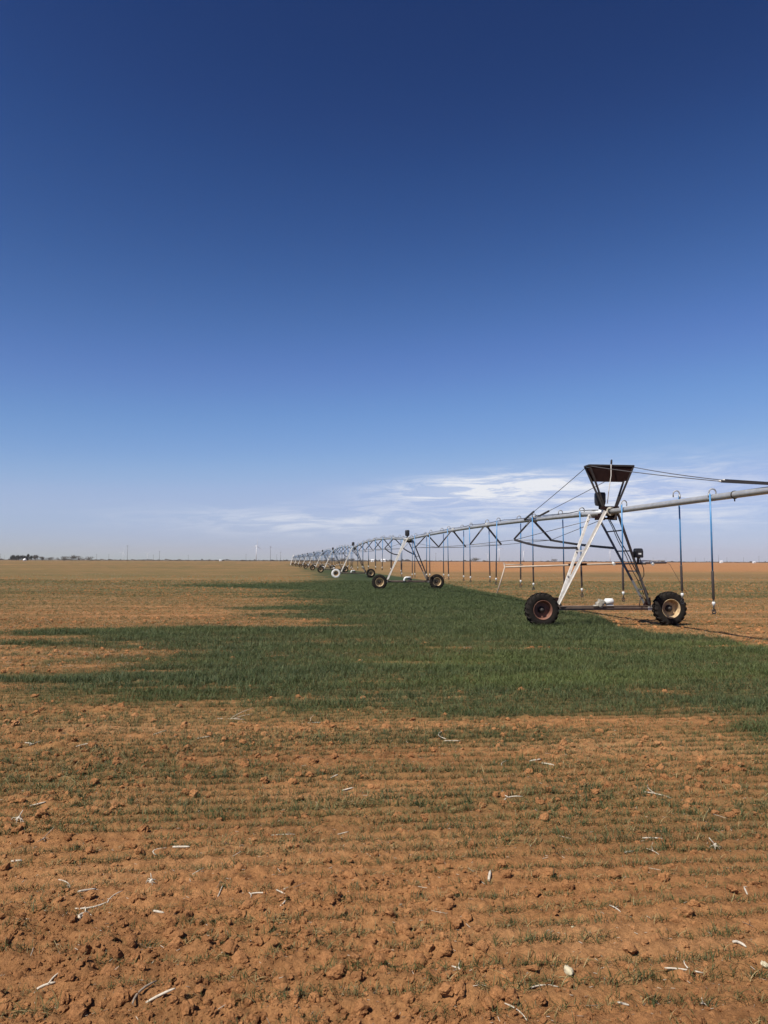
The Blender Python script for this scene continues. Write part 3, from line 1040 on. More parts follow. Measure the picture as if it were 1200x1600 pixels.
def span(A, B, label, n_st, n_drop, crown, far=False, rz=None, phase=0.0, braces=True):
    rz = axis_angle(A, B) if rz is None else rz
    Lg = (Vector((B.x, B.y)) - Vector((A.x, A.y))).length
    s = thing('irrigation_span', label, 'irrigation span', A, rz, 'pipe spans of the pivot machine')
    dzB = B.z - A.z

    def pz(y):
        q = y / Lg
        return PIPE_Z + dzB * q + 4 * crown * q * (1 - q)
    sides = 10 if far else 18
    pipe = MB().tube([(0, Lg * k / 24, pz(Lg * k / 24)) for k in range(25)], PIPE_R, sides).build('water_pipe', GALV, s)
    stations = [Lg * (k + 1) / (n_st + 1) for k in range(n_st)]
    nside = 4 if far else 8
    feet = {-1: [], 1: []}
    for y in stations:
        z = pz(y)
        if not far:
            link('pipe_flange', cached('flange', lambda: MB().lathe_y([(0.08, -0.02), (0.13, -0.02), (0.13, 0.02), (0.08, 0.02)], 18).mesh('pipe_flange', GALVD)), s).location = (0, y - 0.25, z)
        drp = 0.92 if 0 < stations.index(y) < n_st - 1 else 0.80
        for sx in (-1, 1):
            ft = Vector((sx * 0.74, y, z - drp))
            feet[sx].append(ft)
            b = MB()
            if far:
                b.bar((0, y, z - 0.06), ft, 0.065, 0.065)
            else:
                b.angle((sx * 0.04, y + 0.03, z - 0.06), ft, 0.07, 0.014, up=(0, 1, 0), flip=sx)
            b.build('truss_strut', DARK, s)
        MB().tube([feet[-1][-1], feet[1][-1]], 0.014 if not far else 0.018, nside).build('cross_brace', GALVD, s)
        if not far:
            MB().tube([(-0.05, y + 0.02, z), feet[-1][-1] + Vector((0.22, 0, 0.55)) + Vector((0, -0.7, 0))], 0.010, 6).build('sway_rod', GALVD, s)
    for sx in (-1, 1):
        pts = [Vector((sx * 0.17, 0.6, PIPE_Z - 0.22))] + feet[sx] + [Vector((sx * 0.17, Lg - 0.6, PIPE_Z + dzB - 0.22))]
        MB().tube(pts, 0.011 if not far else 0.016, nside).build('truss_rod', WIRE, s)
        if braces:
            a, b_ = leg_pts(sx, 1)
            tq = (2.42 - LEG_BZ) / (LEG_TZ - LEG_BZ)
            e = a.lerp(b_, tq)
            f0 = feet[sx][0]
            pts = [f0.lerp(e, k / 8) + Vector((0, 0, -0.11 * math.sin(math.pi * k / 8) if sx < 0 else -0.03 * math.sin(math.pi * k / 8))) for k in range(9)]
            b = MB()
            for k in range(8):
                b.bar(pts[k], pts[k + 1], 0.055, 0.075)
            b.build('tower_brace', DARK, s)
    if not far:                                            # electric cable clipped along the pipe
        pts = []
        N = 40
        for k in range(N + 1):
            y = 0.3 + (Lg - 0.6) * k / N
            up = PIPE_R + 0.015 + 0.05 * max(0, math.sin(k * 1.1)) * (0.3 + 0.7 * ((k * 7) % 5) / 4)
            pts.append((-0.02 + 0.05 * math.sin(k * 0.9), y, pz(y) + up))
        MB().tube(pts, 0.014, 6).build('power_cable', BLACK, s)
    for k in range(n_drop):
        y = Lg * (k + 0.62 + phase) / n_drop
        if y > Lg - 0.4:
            continue
        drop(s, y, 1 if k % 2 else -1, pz(y) - PIPE_Z + random.uniform(-0.02, 0.05), far, (random.uniform(-0.022, 0.022), random.uniform(-0.015, 0.015)))
    return s


# towers away from the camera
tower_labels = [
    'second irrigation tower from the front, white curved motor cover, black box on top',
    'third irrigation tower from the front with one white tyre on its left',
    'fourth irrigation tower from the front, standing behind the white-tyred one',
    'fifth irrigation tower from the front along the pipe',
    'sixth irrigation tower from the front along the pipe',
    'seventh irrigation tower from the front, small in the distance',
    'eighth irrigation tower from the front, small in the distance',
    'last irrigation tower before the pivot point, tiny in the distance']
for i in range(1, len(TP)):
    nxt = TP[i + 1] if i + 1 < len(TP) else PIVOT
    tower(TP[i], axis_angle(TP[i], nxt), tower_labels[i - 1], False, (RIMY, RIMY), (WTYRE if i == 2 else RUBBER, RUBBER), shield=(i in (1, 2)))
span_labels = [
    'nearest pipe span on inverted-V trusses with blue drop hoses, behind the near tower',
    'second pipe span with hanging drop hoses, between second and third towers',
    'third pipe span with trusses, starting at the tower with a white tyre',
    'fourth pipe span from the front along the line', 'fifth pipe span from the front along the line',
    'sixth pipe span from the front along the line', 'seventh pipe span, small in the distance',
    'eighth pipe span, small in the distance', 'farthest pipe span reaching the pivot point']
allp = TP + [PIVOT]
for i in range(len(allp) - 1):
    L_ = (allp[i + 1] - allp[i]).length
    span(allp[i], allp[i + 1], span_labels[i], 4 if i == 0 else 5, 14 if i == 0 else 15, 0.16 if i == 0 else 0.42, far=i >= 2)

# overhang toward the camera
ov = thing('overhang_pipe', 'galvanised overhang pipe running out of frame right, held by two cables', 'irrigation pipe', T1, AX1)
OL = 13.0
MB().tube([(0, -OL * k / 12, PIPE_Z) for k in range(13)], PIPE_R, 20).tube([(0, -OL, PIPE_Z), (0, -OL - 0.04, PIPE_Z)], 0.12, 16).build('water_pipe', GALV, ov)
for y, sx, dz, sw in ((-1.55, -1, 0.04, 0.0), (-4.05, 1, 0.10, -0.012), (-5.9, -1, -0.02, -0.010), (-8.2, 1, 0, 0.0), (-10.2, -1, 0, 0.01), (-12.2, 1, 0, 0)):
    drop(ov, y, sx, dz, False, (sw, 0.0))
for y in (-6.6,):
    MB().lathe_y([(0.081, -0.015), (0.096, -0.015), (0.096, 0.015), (0.081, 0.015)], 18, (0, y, PIPE_Z)).tube([(0, y, PIPE_Z - 0.07), (0, y, PIPE_Z - 0.15)], 0.016, 6).build('pipe_clamp', DARK, ov)
    MB().tube([(0, y + 0.7, PIPE_Z + 0.06), (0, y + 0.7, PIPE_Z + 0.13)], 0.014, 6).build('pipe_plug', GALVD, ov)
MB().lathe_y([(0.08, -0.03), (0.135, -0.03), (0.135, 0.03), (0.08, 0.03)], 20, (0, -8.9, PIPE_Z)).build('pipe_flange', GALVD, ov)
for sx, tip in zip((-1, 1), mast_tips):
    clampp = Vector((-0.06 + sx * 0.05, -6.30, 3.87 + 0.012 * sx))
    MB().tube(curve3(tip, clampp, 0.03), 0.011, 8).build('stay_cable', WIRE, ov)
    MB().tube([clampp + Vector((0, 0.10, 0.018)), clampp + Vector((0, -0.02, 0))], 0.024, 8).build('cable_clamp', PAINT_LIT, ov)
    MB().bar(clampp, (sx * 0.06, -8.15, PIPE_Z + 0.09), 0.045, 0.06).build('stay_bar', DARK, ov)
# inner stays of the mast: from mast tips back to the first span
st = thing('mast_stay', 'pair of dark stay cables from cable mast back to near pipe span', 'stay cable', T1, AX1)
for sx, tip, ya, zc in ((-1, mast_tips[0], 6.7, PIPE_Z + 0.13), (1, mast_tips[1], 6.2, PIPE_Z + 0.13)):
    endp = Vector((sx * 0.10, ya, zc))
    c2 = endp.lerp(tip, 0.19)
    MB().tube(curve3(tip, c2, 0.015), 0.011, 8).build('stay_cable', WIRE, st)
    MB().bar(c2, endp, 0.05, 0.06).build('stay_bar', DARK, st)

# pivot point far away
pv = thing('pivot_stand', 'white pivot stand at the far end of the pipe line', 'pivot stand', PIVOT, axis_angle(TP[-1], PIVOT))
for sx in (-1, 1):
    for sy in (-1, 1):
        MB().bar((sx * 1.3, sy * 1.3, 0), (sx * 0.25, sy * 0.25, 3.9), 0.10).build('leg', PAINT_LIT, pv)
MB().tube([(0, 0, 0), (0, 0, 4.3)], 0.12, 10).build('riser_pipe', PAINT_LIT, pv)
MB().box((0.5, -0.6, 2.6), (0.7, 0.3, 1.0)).build('control_panel', WPLAST, pv)

bpy.context.view_layer.update()

# ------------------------------------------------------------------ scattered growth and litter (instanced)
def proto_collection(name, meshes):
    col = bpy.data.collections.new(name)
    for i, me in enumerate(meshes):
        o = bpy.data.objects.new('%s_%02d' % (name, i), me)
        col.objects.link(o)
    return col


def scatter(name, pts, rot, scl, idx, col, **props):
    n = len(pts)
    me = bpy.data.meshes.new(name)
    me.vertices.add(n)
    me.vertices.foreach_set('co', np.asarray(pts, np.float32).ravel())
    for nm, ty, dat, key in (('rot', 'FLOAT_VECTOR', rot, 'vector'), ('scl', 'FLOAT_VECTOR', scl, 'vector'), ('idx', 'INT', idx, 'value')):
        a = me.attributes.new(nm, ty, 'POINT')
        a.data.foreach_set(key, np.asarray(dat, np.int32 if ty == 'INT' else np.float32).ravel())
    me.update()
    o = link(name, me, None, **props)
    ng = bpy.data.node_groups.new(name + '_nodes', 'GeometryNodeTree')
    ng.interface.new_socket('Geometry', in_out='INPUT', socket_type='NodeSocketGeometry')
    ng.interface.new_socket('Geometry', in_out='OUTPUT', socket_type='NodeSocketGeometry')
    N, Lk = ng.nodes, ng.links
    gi, go = N.new('NodeGroupInput'), N.new('NodeGroupOutput')
    iop = N.new('GeometryNodeInstanceOnPoints')
    ci = N.new('GeometryNodeCollectionInfo')
    ci.inputs['Collection'].default_value = col
    ci.inputs['Separate Children'].default_value = True
    ci.inputs['Reset Children'].default_value = True
    at_ = {}
    for nm, ty in (('rot', 'FLOAT_VECTOR'), ('scl', 'FLOAT_VECTOR'), ('idx', 'INT')):
        q = N.new('GeometryNodeInputNamedAttribute')
        q.data_type = ty
        q.inputs['Name'].default_value = nm
        at_[nm] = q.outputs['Attribute']
    e2r = N.new('FunctionNodeEulerToRotation')
    Lk.new(at_['rot'], e2r.inputs[0])
    Lk.new(gi.outputs[0], iop.inputs['Points'])
    Lk.new(ci.outputs[0], iop.inputs['Instance'])
    iop.inputs['Pick Instance'].default_value = True
    Lk.new(at_['idx'], iop.inputs['Instance Index'])
    Lk.new(e2r.outputs[0], iop.inputs['Rotation'])
    Lk.new(at_['scl'], iop.inputs['Scale'])
    Lk.new(iop.outputs[0], go.inputs[0])
    md = o.modifiers.new('scatter', 'NODES')
    md.node_group = ng
    return o


def tuft_mesh(name, n, hgt, spread, lean, width, matl, seed, rx=1.0):
    rr = random.Random(seed)
    vs, fs, tone = [], [], []
    for _ in range(n):
        a = rr.uniform(0, 2 * math.pi)
        q = rr.random() ** 0.6 * spread
        b = Vector((math.cos(a) * q * rx, math.sin(a) * q, -0.01))
        ld = rr.uniform(0, 2 * math.pi)
        dr = Vector((math.cos(ld), math.sin(ld), 0))
        sd = Vector((-dr.y, dr.x, 0))
        h = hgt * rr.uniform(0.55, 1.1)
        ln = lean * rr.uniform(0.2, 1.3)
        tn = rr.random()
        o = len(vs)
        K = 4
        for k in range(K):
            s = k / K
            p = b + dr * (ln * h * s ** 1.7) + Vector((0, 0, h * (s - 0.35 * ln * s ** 2.6)))
            w = width * (1 - 0.55 * s) * (0.7 + 0.3 * rr.random())
            tw = 0.5 * math.sin(3 * s + a)
            e = (sd * math.cos(tw) + dr * math.sin(tw)) * w / 2
            vs += [p - e, p + e]
            tone += [tn, tn]
        vs.append(b + dr * (ln * h) + Vector((0, 0, h * (1 - 0.35 * ln))))
        tone.append(tn)
        for k in range(K - 1):
            fs.append((o + 2 * k, o + 2 * k + 1, o + 2 * k + 3, o + 2 * k + 2))
        fs.append((o + 2 * K - 2, o + 2 * K - 1, o + 2 * K))
    me = bpy.data.meshes.new(name)
    me.from_pydata([tuple(v) for v in vs], [], fs)
    a = me.attributes.new('tone', 'FLOAT', 'POINT')
    a.data.foreach_set('value', np.array(tone, np.float32))
    me.materials.append(matl)
    me.polygons.foreach_set('use_smooth', [True] * len(fs))
    me.update()
    return me


lush = [tuft_mesh('wheat_tuft', 24, 0.135, 0.058, 0.95, 0.0062, WHEAT, 100 + k, 1.9) for k in range(5)]
thinp = [tuft_mesh('thin_wheat_plant', 14, 0.066, 0.040, 1.35, 0.0048, WHEATY, 200 + k, 2.4) for k in range(5)]
COL_W = proto_collection('wheat_plants', lush + thinp)


def row_points(d0, d1, step, keep_rows=1):
    out = []
    k0, k1 = int(d0 / ROW) - 200, int(d1 / ROW) + 200
    for k in range(k0, k1, keep_rows):
        rr_ = k * ROW
        xm = min(0.62 * (d1 + 2) + 1.6, 60)
        x = np.arange(-xm, xm, step)
        x = x + rng.uniform(-step / 2, step / 2, len(x))
        y = rr_ + RS * x + rng.normal(0, 0.019, len(x)) + 0.03 * (vnoise(x * 0.8, np.full(len(x), k * 1.7), 91) - 0.5)
        m = (y > d0) & (y <= d1) & (np.abs(x) < 0.60 * y + 1.2)
        out.append(np.stack([x[m], y[m]], -1))
    return np.concatenate(out)


P_, R_, S_, I_ = [], [], [], []
for d0, d1, step, kr, big in ((2.2, 9.0, 0.035, 1, 1.0), (9.0, 16.0, 0.052, 1, 1.0), (16.0, 26.0, 0.085, 1, 1.12), (26.0, 48.0, 0.21, 1, 1.35), (48.0, 75.0, 0.36, 2, 1.7)):
    p = row_points(d0, d1, step, kr)
    x, y = p[:, 0], p[:, 1]
    dn, th = wheat_dense(x, y), wheat_thin(x, y)
    rr_ = y - RS * x
    u = rng.random(len(x))
    isd = u < dn * 1.1 * (0.72 + 0.28 * sstep(0.30, 0.46, fbm(x * 1.1, rr_ * 2.6, 54, 3)))
    patch = fbm(x * 2.2, rr_ / ROW * 0.9, 51, 3)
    ist = (~isd) & (rng.random(len(x)) < np.clip(th * 4.2 * sstep(0.18, 0.52, patch), 0, 1))
    clumpy = 0.55 + 0.95 * fbm(x * 0.35, rr_ * 1.3, 52, 3)
    # stands grow taller in the middle of the green than at its edge
    for m, dense in ((isd, True), (ist, False)):
        n = int(m.sum())
        if not n:
            continue
        xx, yy = x[m], y[m]
        zz = height(xx, yy)
        P_.append(np.stack([xx, yy, zz + (0.0 if dense else 0.006)], -1))
        R_.append(np.stack([rng.normal(0, 0.12, n), rng.normal(0, 0.12, n), rng.choice([0, math.pi], n) + rng.normal(0.1, 0.35 if dense else 0.25, n)], -1))
        if dense:
            s = clumpy[m] * (0.50 + 0.5 * dn[m]) * rng.uniform(0.75, 1.15, n) * big
            hfac = s * (1.0 if d0 < 26 else 0.85)
        else:
            s = rng.uniform(0.55, 1.2, n) * (0.75 + 0.6 * th[m]) * big
            hfac = s * 0.9
        S_.append(np.stack([s, s, hfac], -1))
        if dense:
            I_.append(np.where(rng.random(n) < 0.93, rng.integers(0, 5, n), rng.integers(5, 10, n)))
        else:
            lushp = np.clip(0.10 + 0.8 * (patch[m] - 0.5) + 0.40 * (th[m] - 0.3) + 0.8 * dn[m], 0.01, 0.6)
            pick = rng.random(n) < lushp
            I_.append(np.where(pick, rng.integers(0, 5, n), rng.integers(5, 10, n)))
            S_[-1] = S_[-1] * np.where(pick, 0.55, 1.0)[:, None]
P_, R_, S_, I_ = map(np.concatenate, (P_, R_, S_, I_))
print('wheat plants', len(P_))
scatter('winter_wheat', P_, R_, S_, I_, COL_W, kind='stuff', label='short dark green winter wheat growing in rows and patches on the soil', category='wheat')


# ---- clods of earth
def clod_mesh(seed):
    import bmesh
    bm = bmesh.new()
    bmesh.ops.create_icosphere(bm, subdivisions=3, radius=1.0)
    rr = np.random.default_rng(seed)
    ax = rr.normal(0, 1, (7, 3))
    ax /= np.linalg.norm(ax, axis=1)[:, None]
    cut = rr.uniform(0.55, 0.9, 7)
    for v in bm.verts:
        p = np.array(v.co)
        for a, c in zip(ax, cut):
            dd = p @ a
            if dd > c:
                p = p - a * (dd - c) * 0.85
        q = p * 2.6 + seed * 3.7
        nn = vnoise(q[0:1] + q[2:3] * 0.7, q[1:2] - q[2:3] * 0.6, seed)[0] - 0.5
        n3 = vnoise(q[0:1] * 3 + q[2:3] * 2.2, q[1:2] * 3 - q[2:3] * 1.9, seed)[0] - 0.5
        p = p * (1 + 0.55 * nn + 0.28 * n3)
        p[2] *= 0.75
        v.co = p
    me = bpy.data.meshes.new('soil_clod')
    bm.to_mesh(me)
    bm.free()
    me.materials.append(SOIL)
    return me


COL_C = proto_collection('soil_clods', [clod_mesh(k) for k in range(7)])
nC = 150000
yy = 2.0 * (26 / 2.0) ** (rng.random(nC) ** 1.25)
xx = rng.uniform(-1, 1, nC) * (0.60 * yy + 1.2)
keep = (rng.random(nC) < np.clip(0.28 + 1.6 * sstep(0.42, 0.66, fbm(xx * 0.8, yy * 0.8, 37, 2)), 0, 1)) & (rng.random(nC) > wheat_dense(xx, yy))
xx, yy = xx[keep], yy[keep]
n = len(xx)
sz = np.clip(0.0042 * rng.pareto(2.2, n) + 0.0022, 0, 0.036) * np.clip(0.8 + yy / 22, 1, 2)
zz = height(xx, yy) + sz * 0.22
scatter('soil_clod_litter', np.stack([xx, yy, zz], -1), rng.uniform(-3.1, 3.1, (n, 3)) * np.array([0.2, 0.2, 1]),
        sz[:, None] * rng.uniform(0.75, 1.25, (n, 3)), rng.integers(0, 7, n), COL_C, kind='stuff', label='small red soil clods strewn over the ploughed field', category='soil clods')


nC = 40000
yy = 14.0 * (95 / 14.0) ** rng.random(nC)
xx = rng.uniform(-1, 1, nC) * (0.60 * yy + 1.2)
rr_ = yy - RS * xx
keep = (rng.random(nC) > 1.3 * wheat_dense(xx, yy)) & (rng.random(nC) < 0.15 + 1.1 * sstep(0.38, 0.62, fbm(xx * 0.12, rr_ * 0.7, 83, 3)))
xx, yy = xx[keep], yy[keep]
n = len(xx)
sz = rng.uniform(0.008, 0.026, n) * np.clip(yy / 25, 0.8, 2.0)
scatter('field_clod_litter', np.stack([xx, yy, height(xx, yy) + sz * 0.2], -1), rng.uniform(-3.1, 3.1, (n, 3)) * np.array([0.2, 0.2, 1]),
        sz[:, None] * rng.uniform(0.75, 1.3, (n, 3)), rng.integers(0, 7, n), COL_C, kind='stuff', label='red clods across the farther part of the field', category='soil clods')


# ---- straw bits
def straw_mesh(seed, matl):
    rr = random.Random(seed)
    b = MB()
    pts, p = [], Vector((-0.5, 0, 0))
    d = Vector((1, 0, 0))
    for k in range(5):
        pts.append(p.copy())
        p += d * 0.25
        d = (d + Vector((0, rr.uniform(-0.3, 0.3), rr.uniform(-0.15, 0.25)))).normalized()
    b.tube(pts, [0.035, 0.045, 0.04, 0.045, 0.02], 5)
    return b.mesh('straw_bit', matl)


COL_S = proto_collection('straw_bits', [straw_mesh(k, STRAW if k < 4 else STRAWG) for k in range(7)])
nS = 9000
yy = 2.2 * (60 / 2.2) ** (rng.random(nS) ** 1.0)
xx = rng.uniform(-1, 1, nS) * (0.60 * yy + 1.2)
keep = rng.random(nS) > 0.93 * wheat_dense(xx, yy)
xx, yy = xx[keep], yy[keep]
n = len(xx)
ln = np.clip(0.012 + 0.012 * rng.pareto(2.6, n), 0, 0.10) * np.clip(0.85 + yy / 30, 1, 2.2)
th_ = np.clip(0.034 / ln, 0.35, 1.4)
zz = height(xx, yy) + 0.005
scatter('straw_litter', np.stack([xx, yy, zz], -1), np.stack([np.zeros(n), rng.normal(0, 0.2, n), rng.uniform(0, 6.28, n)], -1),
        np.stack([ln, ln * th_, ln * th_], -1), rng.integers(0, 7, n), COL_S, kind='stuff', label='tiny bleached straw bits sprinkled over the soil', category='straw litter')

nS = 16000
yy = 14.0 * (110 / 14.0) ** rng.random(nS)
xx = rng.uniform(-1, 1, nS) * (0.60 * yy + 1.2)
rr_ = yy - RS * xx
keep = (rng.random(nS) > 0.97 * wheat_dense(xx, yy)) & (rng.random(nS) < 0.25 + 1.2 * sstep(0.35, 0.65, fbm(xx * 0.08, rr_ * 0.5, 81, 3)))
xx, yy = xx[keep], yy[keep]
n = len(xx)
ln = rng.uniform(0.05, 0.15, n) * np.clip(yy / 40, 0.8, 1.8)
zz = height(xx, yy) + 0.02
scatter('field_trash_litter', np.stack([xx, yy, zz], -1), np.stack([np.zeros(n), rng.normal(0, 0.55, n), rng.uniform(0, 6.28, n)], -1),
        np.stack([ln, ln * 0.45, ln * 0.45], -1), rng.integers(0, 7, n), COL_S, kind='stuff', label='broken stubble and straw trash over the farther field', category='straw litter')

# ------------------------------------------------------------------ stalks, root crowns and stones one can pick out
STK = 'bleached stalk pieces lying on the soil'


def stalk(px, py, lpx, ang, label, curve=0.0, thick=1.0, matl=STRAW, branches=(), grp=STK, name='dry_stalk', lift=0.0):
    """ang: direction in the picture, degrees, 0 = to the right, 90 = away/up"""
    g = ground(px, py)
    mpp = g.y / F
    a = R(ang)
    L = lpx * mpp
    depth = min(g.y / CAM_H, 2.2)                          # a piece pointing away is foreshortened
    dr = Vector((math.cos(a), math.sin(a) * depth, 0))
    t = thing(name, label, 'dry stalk', (g.x, g.y, 0), 0, grp)

    def path(o, d, ln, cv, n=6, up=0.0):
        pts = []
        sdv = Vector((-d.y, d.x, 0))
        for k in range(n + 1):
            s = k / n
            q = o + d * ln * (s - 0.5) + sdv * cv * ln * (4 * s * (1 - s) - 0.6)
            q.z = up * s * ln + lift * s
            pts.append(q)
        hs = [hz(g.x + q.x, g.y + q.y) for q in pts]
        dev = [hs[k] - (hs[0] + (hs[-1] - hs[0]) * k / n) for k in range(n + 1)]
        top = max(0.0, max(dev)) * 0.4
        for k, q in enumerate(pts):
            q.z += hs[0] + (hs[-1] - hs[0]) * k / n + top + 0.004 * thick
        return pts
    r0 = 0.0042 * thick * rng.uniform(0.8, 1.15)
    pts = path(Vector((0, 0, 0)), dr, L, curve)
    b = MB().tube(pts, [r0 * 0.8, r0, r0 * 1.1, r0, r0 * 1.05, r0 * 0.9, r0 * 0.5], 7)
    b.build('stem', matl, t)
    for (bo, ba, bl, bu) in branches:                      # side pieces
        a2 = R(ba)
        d2 = Vector((math.cos(a2), math.sin(a2) * depth, 0))
        o2 = dr * L * bo + d2 * bl * mpp * 0.5
        MB().tube(path(o2, d2, bl * mpp, 0.12, 5, bu), [r0 * 0.9, r0 * 0.8, r0 * 0.75, r0 * 0.6, r0 * 0.5, r0 * 0.3], 6).build('side_twig', matl, t)
    return t


def root_crown(px, py, size, label, nroot=8, up=True, matl=STRAW, seed=1):
    rr = random.Random(seed)
    g = ground(px, py)
    mpp = g.y / F
    s = size * 0.8 * mpp
    t = thing('root_crown', label, 'dry root crown', (g.x, g.y, hz(g.x, g.y)), 0, 'dead stubble root crowns on the soil')
    MB().tube([(-s * 0.12, 0, s * 0.12), (s * 0.0, 0, s * 0.22), (s * 0.10, s * 0.03, s * 0.30)], [s * 0.06, s * 0.09, s * 0.05], 7).build('crown', matl, t)
    for k in range(nroot):
        a = 2 * math.pi * k / nroot + rr.uniform(-0.45, 0.45)
        e = s * rr.uniform(0.22, 0.6)
        kink = rr.uniform(-0.25, 0.25)
        MB().tube([(0, 0, s * rr.uniform(0.16, 0.26)), (math.cos(a + kink) * e * 0.5, math.sin(a + kink) * e * 0.5, s * rr.uniform(0.12, 0.3)),
                   (math.cos(a) * e, math.sin(a) * e, s * rr.uniform(-0.02, 0.08))],
                  [s * rr.uniform(0.02, 0.04), s * rr.uniform(0.015, 0.03), s * 0.010], 6).build('root', matl, t)
    if up:
        a = rr.uniform(0, 6.28)
        MB().tube([(s * 0.03, 0, s * 0.22), (s * 0.16 * math.cos(a), s * 0.1, s * 0.45), (s * 0.3 * math.cos(a), s * 0.14, s * 0.62)], [s * 0.03, s * 0.03, s * 0.022], 6).build('stub', matl, t)
    return t


def pebble(px, py, w, h, label, seed, matl=STONE):
    g = ground(px, py)
    mpp = g.y / F
    me = clod_mesh(seed).copy()
    me.materials.clear()
    me.materials.append(matl)
    me.polygons.foreach_set('use_smooth', [True] * len(me.polygons))
    o = link('pale_stone', me, None, label=label, category='stone')
    o.location = (g.x, g.y, hz(g.x, g.y) + h * mpp * 0.22)
    o.scale = (w * mpp / 2, h * mpp / 2 * 1.2, h * mpp / 2)
    o.rotation_euler = (0.3, 0.4, 0.5)


stalk(59, 1262, 22, 5, 'short pale stalk piece just right of the upright twig, left edge of field', thick=1.5)
root_crown(28, 1286, 34, 'forked root crown with upright twig at left edge of the field', 7, True, seed=3)
root_crown(68, 1316, 24, 'grey dead stubble clump below the forked root crown at left', 6, True, STRAWG, 5)
stalk(26, 1348, 16, 3, 'stubby white stalk piece against the left edge of the picture', thick=1.8)
stalk(245, 1335, 14, 60, 'small curled stalk left of a straight white stalk', 0.5, 1.2)
stalk(283, 1331, 27, -4, 'straight white stalk above the largest white root crown', thick=1.6)
stalk(103, 1383, 24, -14, 'bent thin twig upper left of the tilted stalk', 0.2, 0.9, branches=((0.2, -60, 12, 0.1),))
stalk(136, 1400, 22, 24, 'tilted straight stalk left of the largest root crown', thick=1.2)
root_crown(236, 1386, 30, 'largest white root crown with splayed roots in left foreground', 9, True, seed=9)
stalk(146, 1422, 46, 14, 'branched pale twig lying below the tilted stalk', -0.18, 1.1, branches=((0.35, 55, 20, 0.2), (-0.2, -70, 14, 0.0)))
stalk(128, 1436, 12, 70, 'little white stalk scrap below the branched twig', 0.3, 1.8)
stalk(248, 1429, 17, -2, 'short white stalk below the largest root crown', thick=1.5)
stalk(405, 1402, 24, -4, 'pale horizontal stalk left of a crooked vertical twig', 0.1, 1.1, branches=((-0.6, -60, 10, 0.1),))
stalk(345, 1397, 18, 88, 'thin upright stick between the root crown and pale horizontal stalk', thick=0.9)
stalk(442, 1410, 30, -62, 'crooked vertical twig ending in a pale knob', 0.2, 1.0, branches=((-0.4, 30, 10, 0.2),))
stalk(72, 1539, 24, 14, 'pale stalk with a second twig, low left corner', 0.1, 1.3, branches=((0.1, 50, 14, 0.2),))
stalk(222, 1558, 34, 52, 'dark weathered curved stalk in bottom left foreground', 0.16, 1.6, STRAWG)
stalk(251, 1563, 42, 6, 'long white stalk right of the dark curved stalk', 0.06, 1.4)
stalk(536, 1303, 17, 20, 'thin slanting stalk above the middle of the foreground', thick=0.9)
stalk(440, 1307, 40, 2, 'long thin straw left of the slanting stalk', 0.05, 0.7)
stalk(310, 1366, 16, 48, 'small tilted twig right of the largest root crown', 0.0, 0.8)
stalk(522, 1217, 12, 20, 'small pale stalk scrap at the edge of the thin wheat, centre', thick=1.4)
stalk(543, 1236, 18, 10, 'pale stalk caught in a thin wheat clump, centre', thick=1.3)
stalk(800, 1250, 30, 8, 'pair of curved pale leaves at the wheat rows, right of centre', 0.25, 1.2, branches=((-0.3, 100, 16, 0.2),))
stalk(1028, 1246, 34, -18, 'forked thin twig among the thin wheat rows at right', 0.1, 1.0, branches=((-0.2, 80, 16, 0.3),))
stalk(1020, 1315, 32, 0, 'flat horizontal white stalk below the forked twig at right', 0.04, 1.2)
root_crown(1117, 1328, 30, 'star-shaped white root crown at the right side', 8, True, seed=21)
stalk(983, 1335, 16, 6, 'short white stalk left of the horizontal stalk at right', thick=1.4)
stalk(1021, 1335, 16, -50, 'tiny crossed twig pair below the horizontal white stalk', 0.1, 0.8, branches=((0.0, 60, 12, 0.2),))
stalk(765, 1374, 13, 62, 'upright white stalk stub right of the middle', thick=2.0)
pebble(887, 1525, 12, 17, 'pale yellow stone standing on bare soil, right foreground', 71)
pebble(1195, 1511, 12, 10, 'pale stone at the right edge of the picture', 72)
pebble(895, 1452, 7, 5, 'small white pebble above the pale yellow stone', 73)
stalk(715, 1518, 18, -40, 'little white Y-shaped twig left of the pale yellow stone', 0.05, 1.2, branches=((0.1, 70, 12, 0.2),))
stalk(1068, 1521, 56, -4, 'longest pale stalk in the right foreground', 0.05, 1.2, branches=((0.1, 90, 8, 0.4),))
stalk(1156, 1482, 17, -12, 'crumpled white stalk scrap near the right edge', 0.3, 1.6)
stalk(808, 1582, 34, -38, 'thin angled twig near the bottom edge, right of centre', 0.12, 0.9)
stalk(974, 1571, 15, -32, 'short white stalk near the bottom edge, right', thick=1.3)
stalk(850, 1543, 44, 6, 'long thin arched straw below the pale yellow stone', 0.14, 1.0)
root_crown(1098, 1569, 20, 'small splayed stubble clump in the bottom right', 5, True, seed=31)
stalk(962, 1425, 14, -40, 'tiny forked twig in the middle of right foreground', 0.1, 0.9, branches=((0.0, 40, 10, 0.2),))
stalk(1165, 1397, 14, 58, 'small tilted white stalk right of the foreground clods', thick=1.1)
stalk(690, 1152, 24, 75, 'curved upright pale stalk just below the dense wheat', 0.25, 1.6)
stalk(706, 1161, 26, -5, 'flat pale stalk at the foot of the curved upright stalk', 0.04, 1.5)
stalk(836, 1190, 18, 4, 'pale flat stalk left of its twin in the thin wheat', 0.05, 1.8)
stalk(857, 1196, 18, -22, 'pale tilted stalk right of its flat twin in the thin wheat', 0.1, 1.8)
stalk(787, 1193, 24, 46, 'slanting pale straw left of the flat stalk pair', 0.1, 1.2)
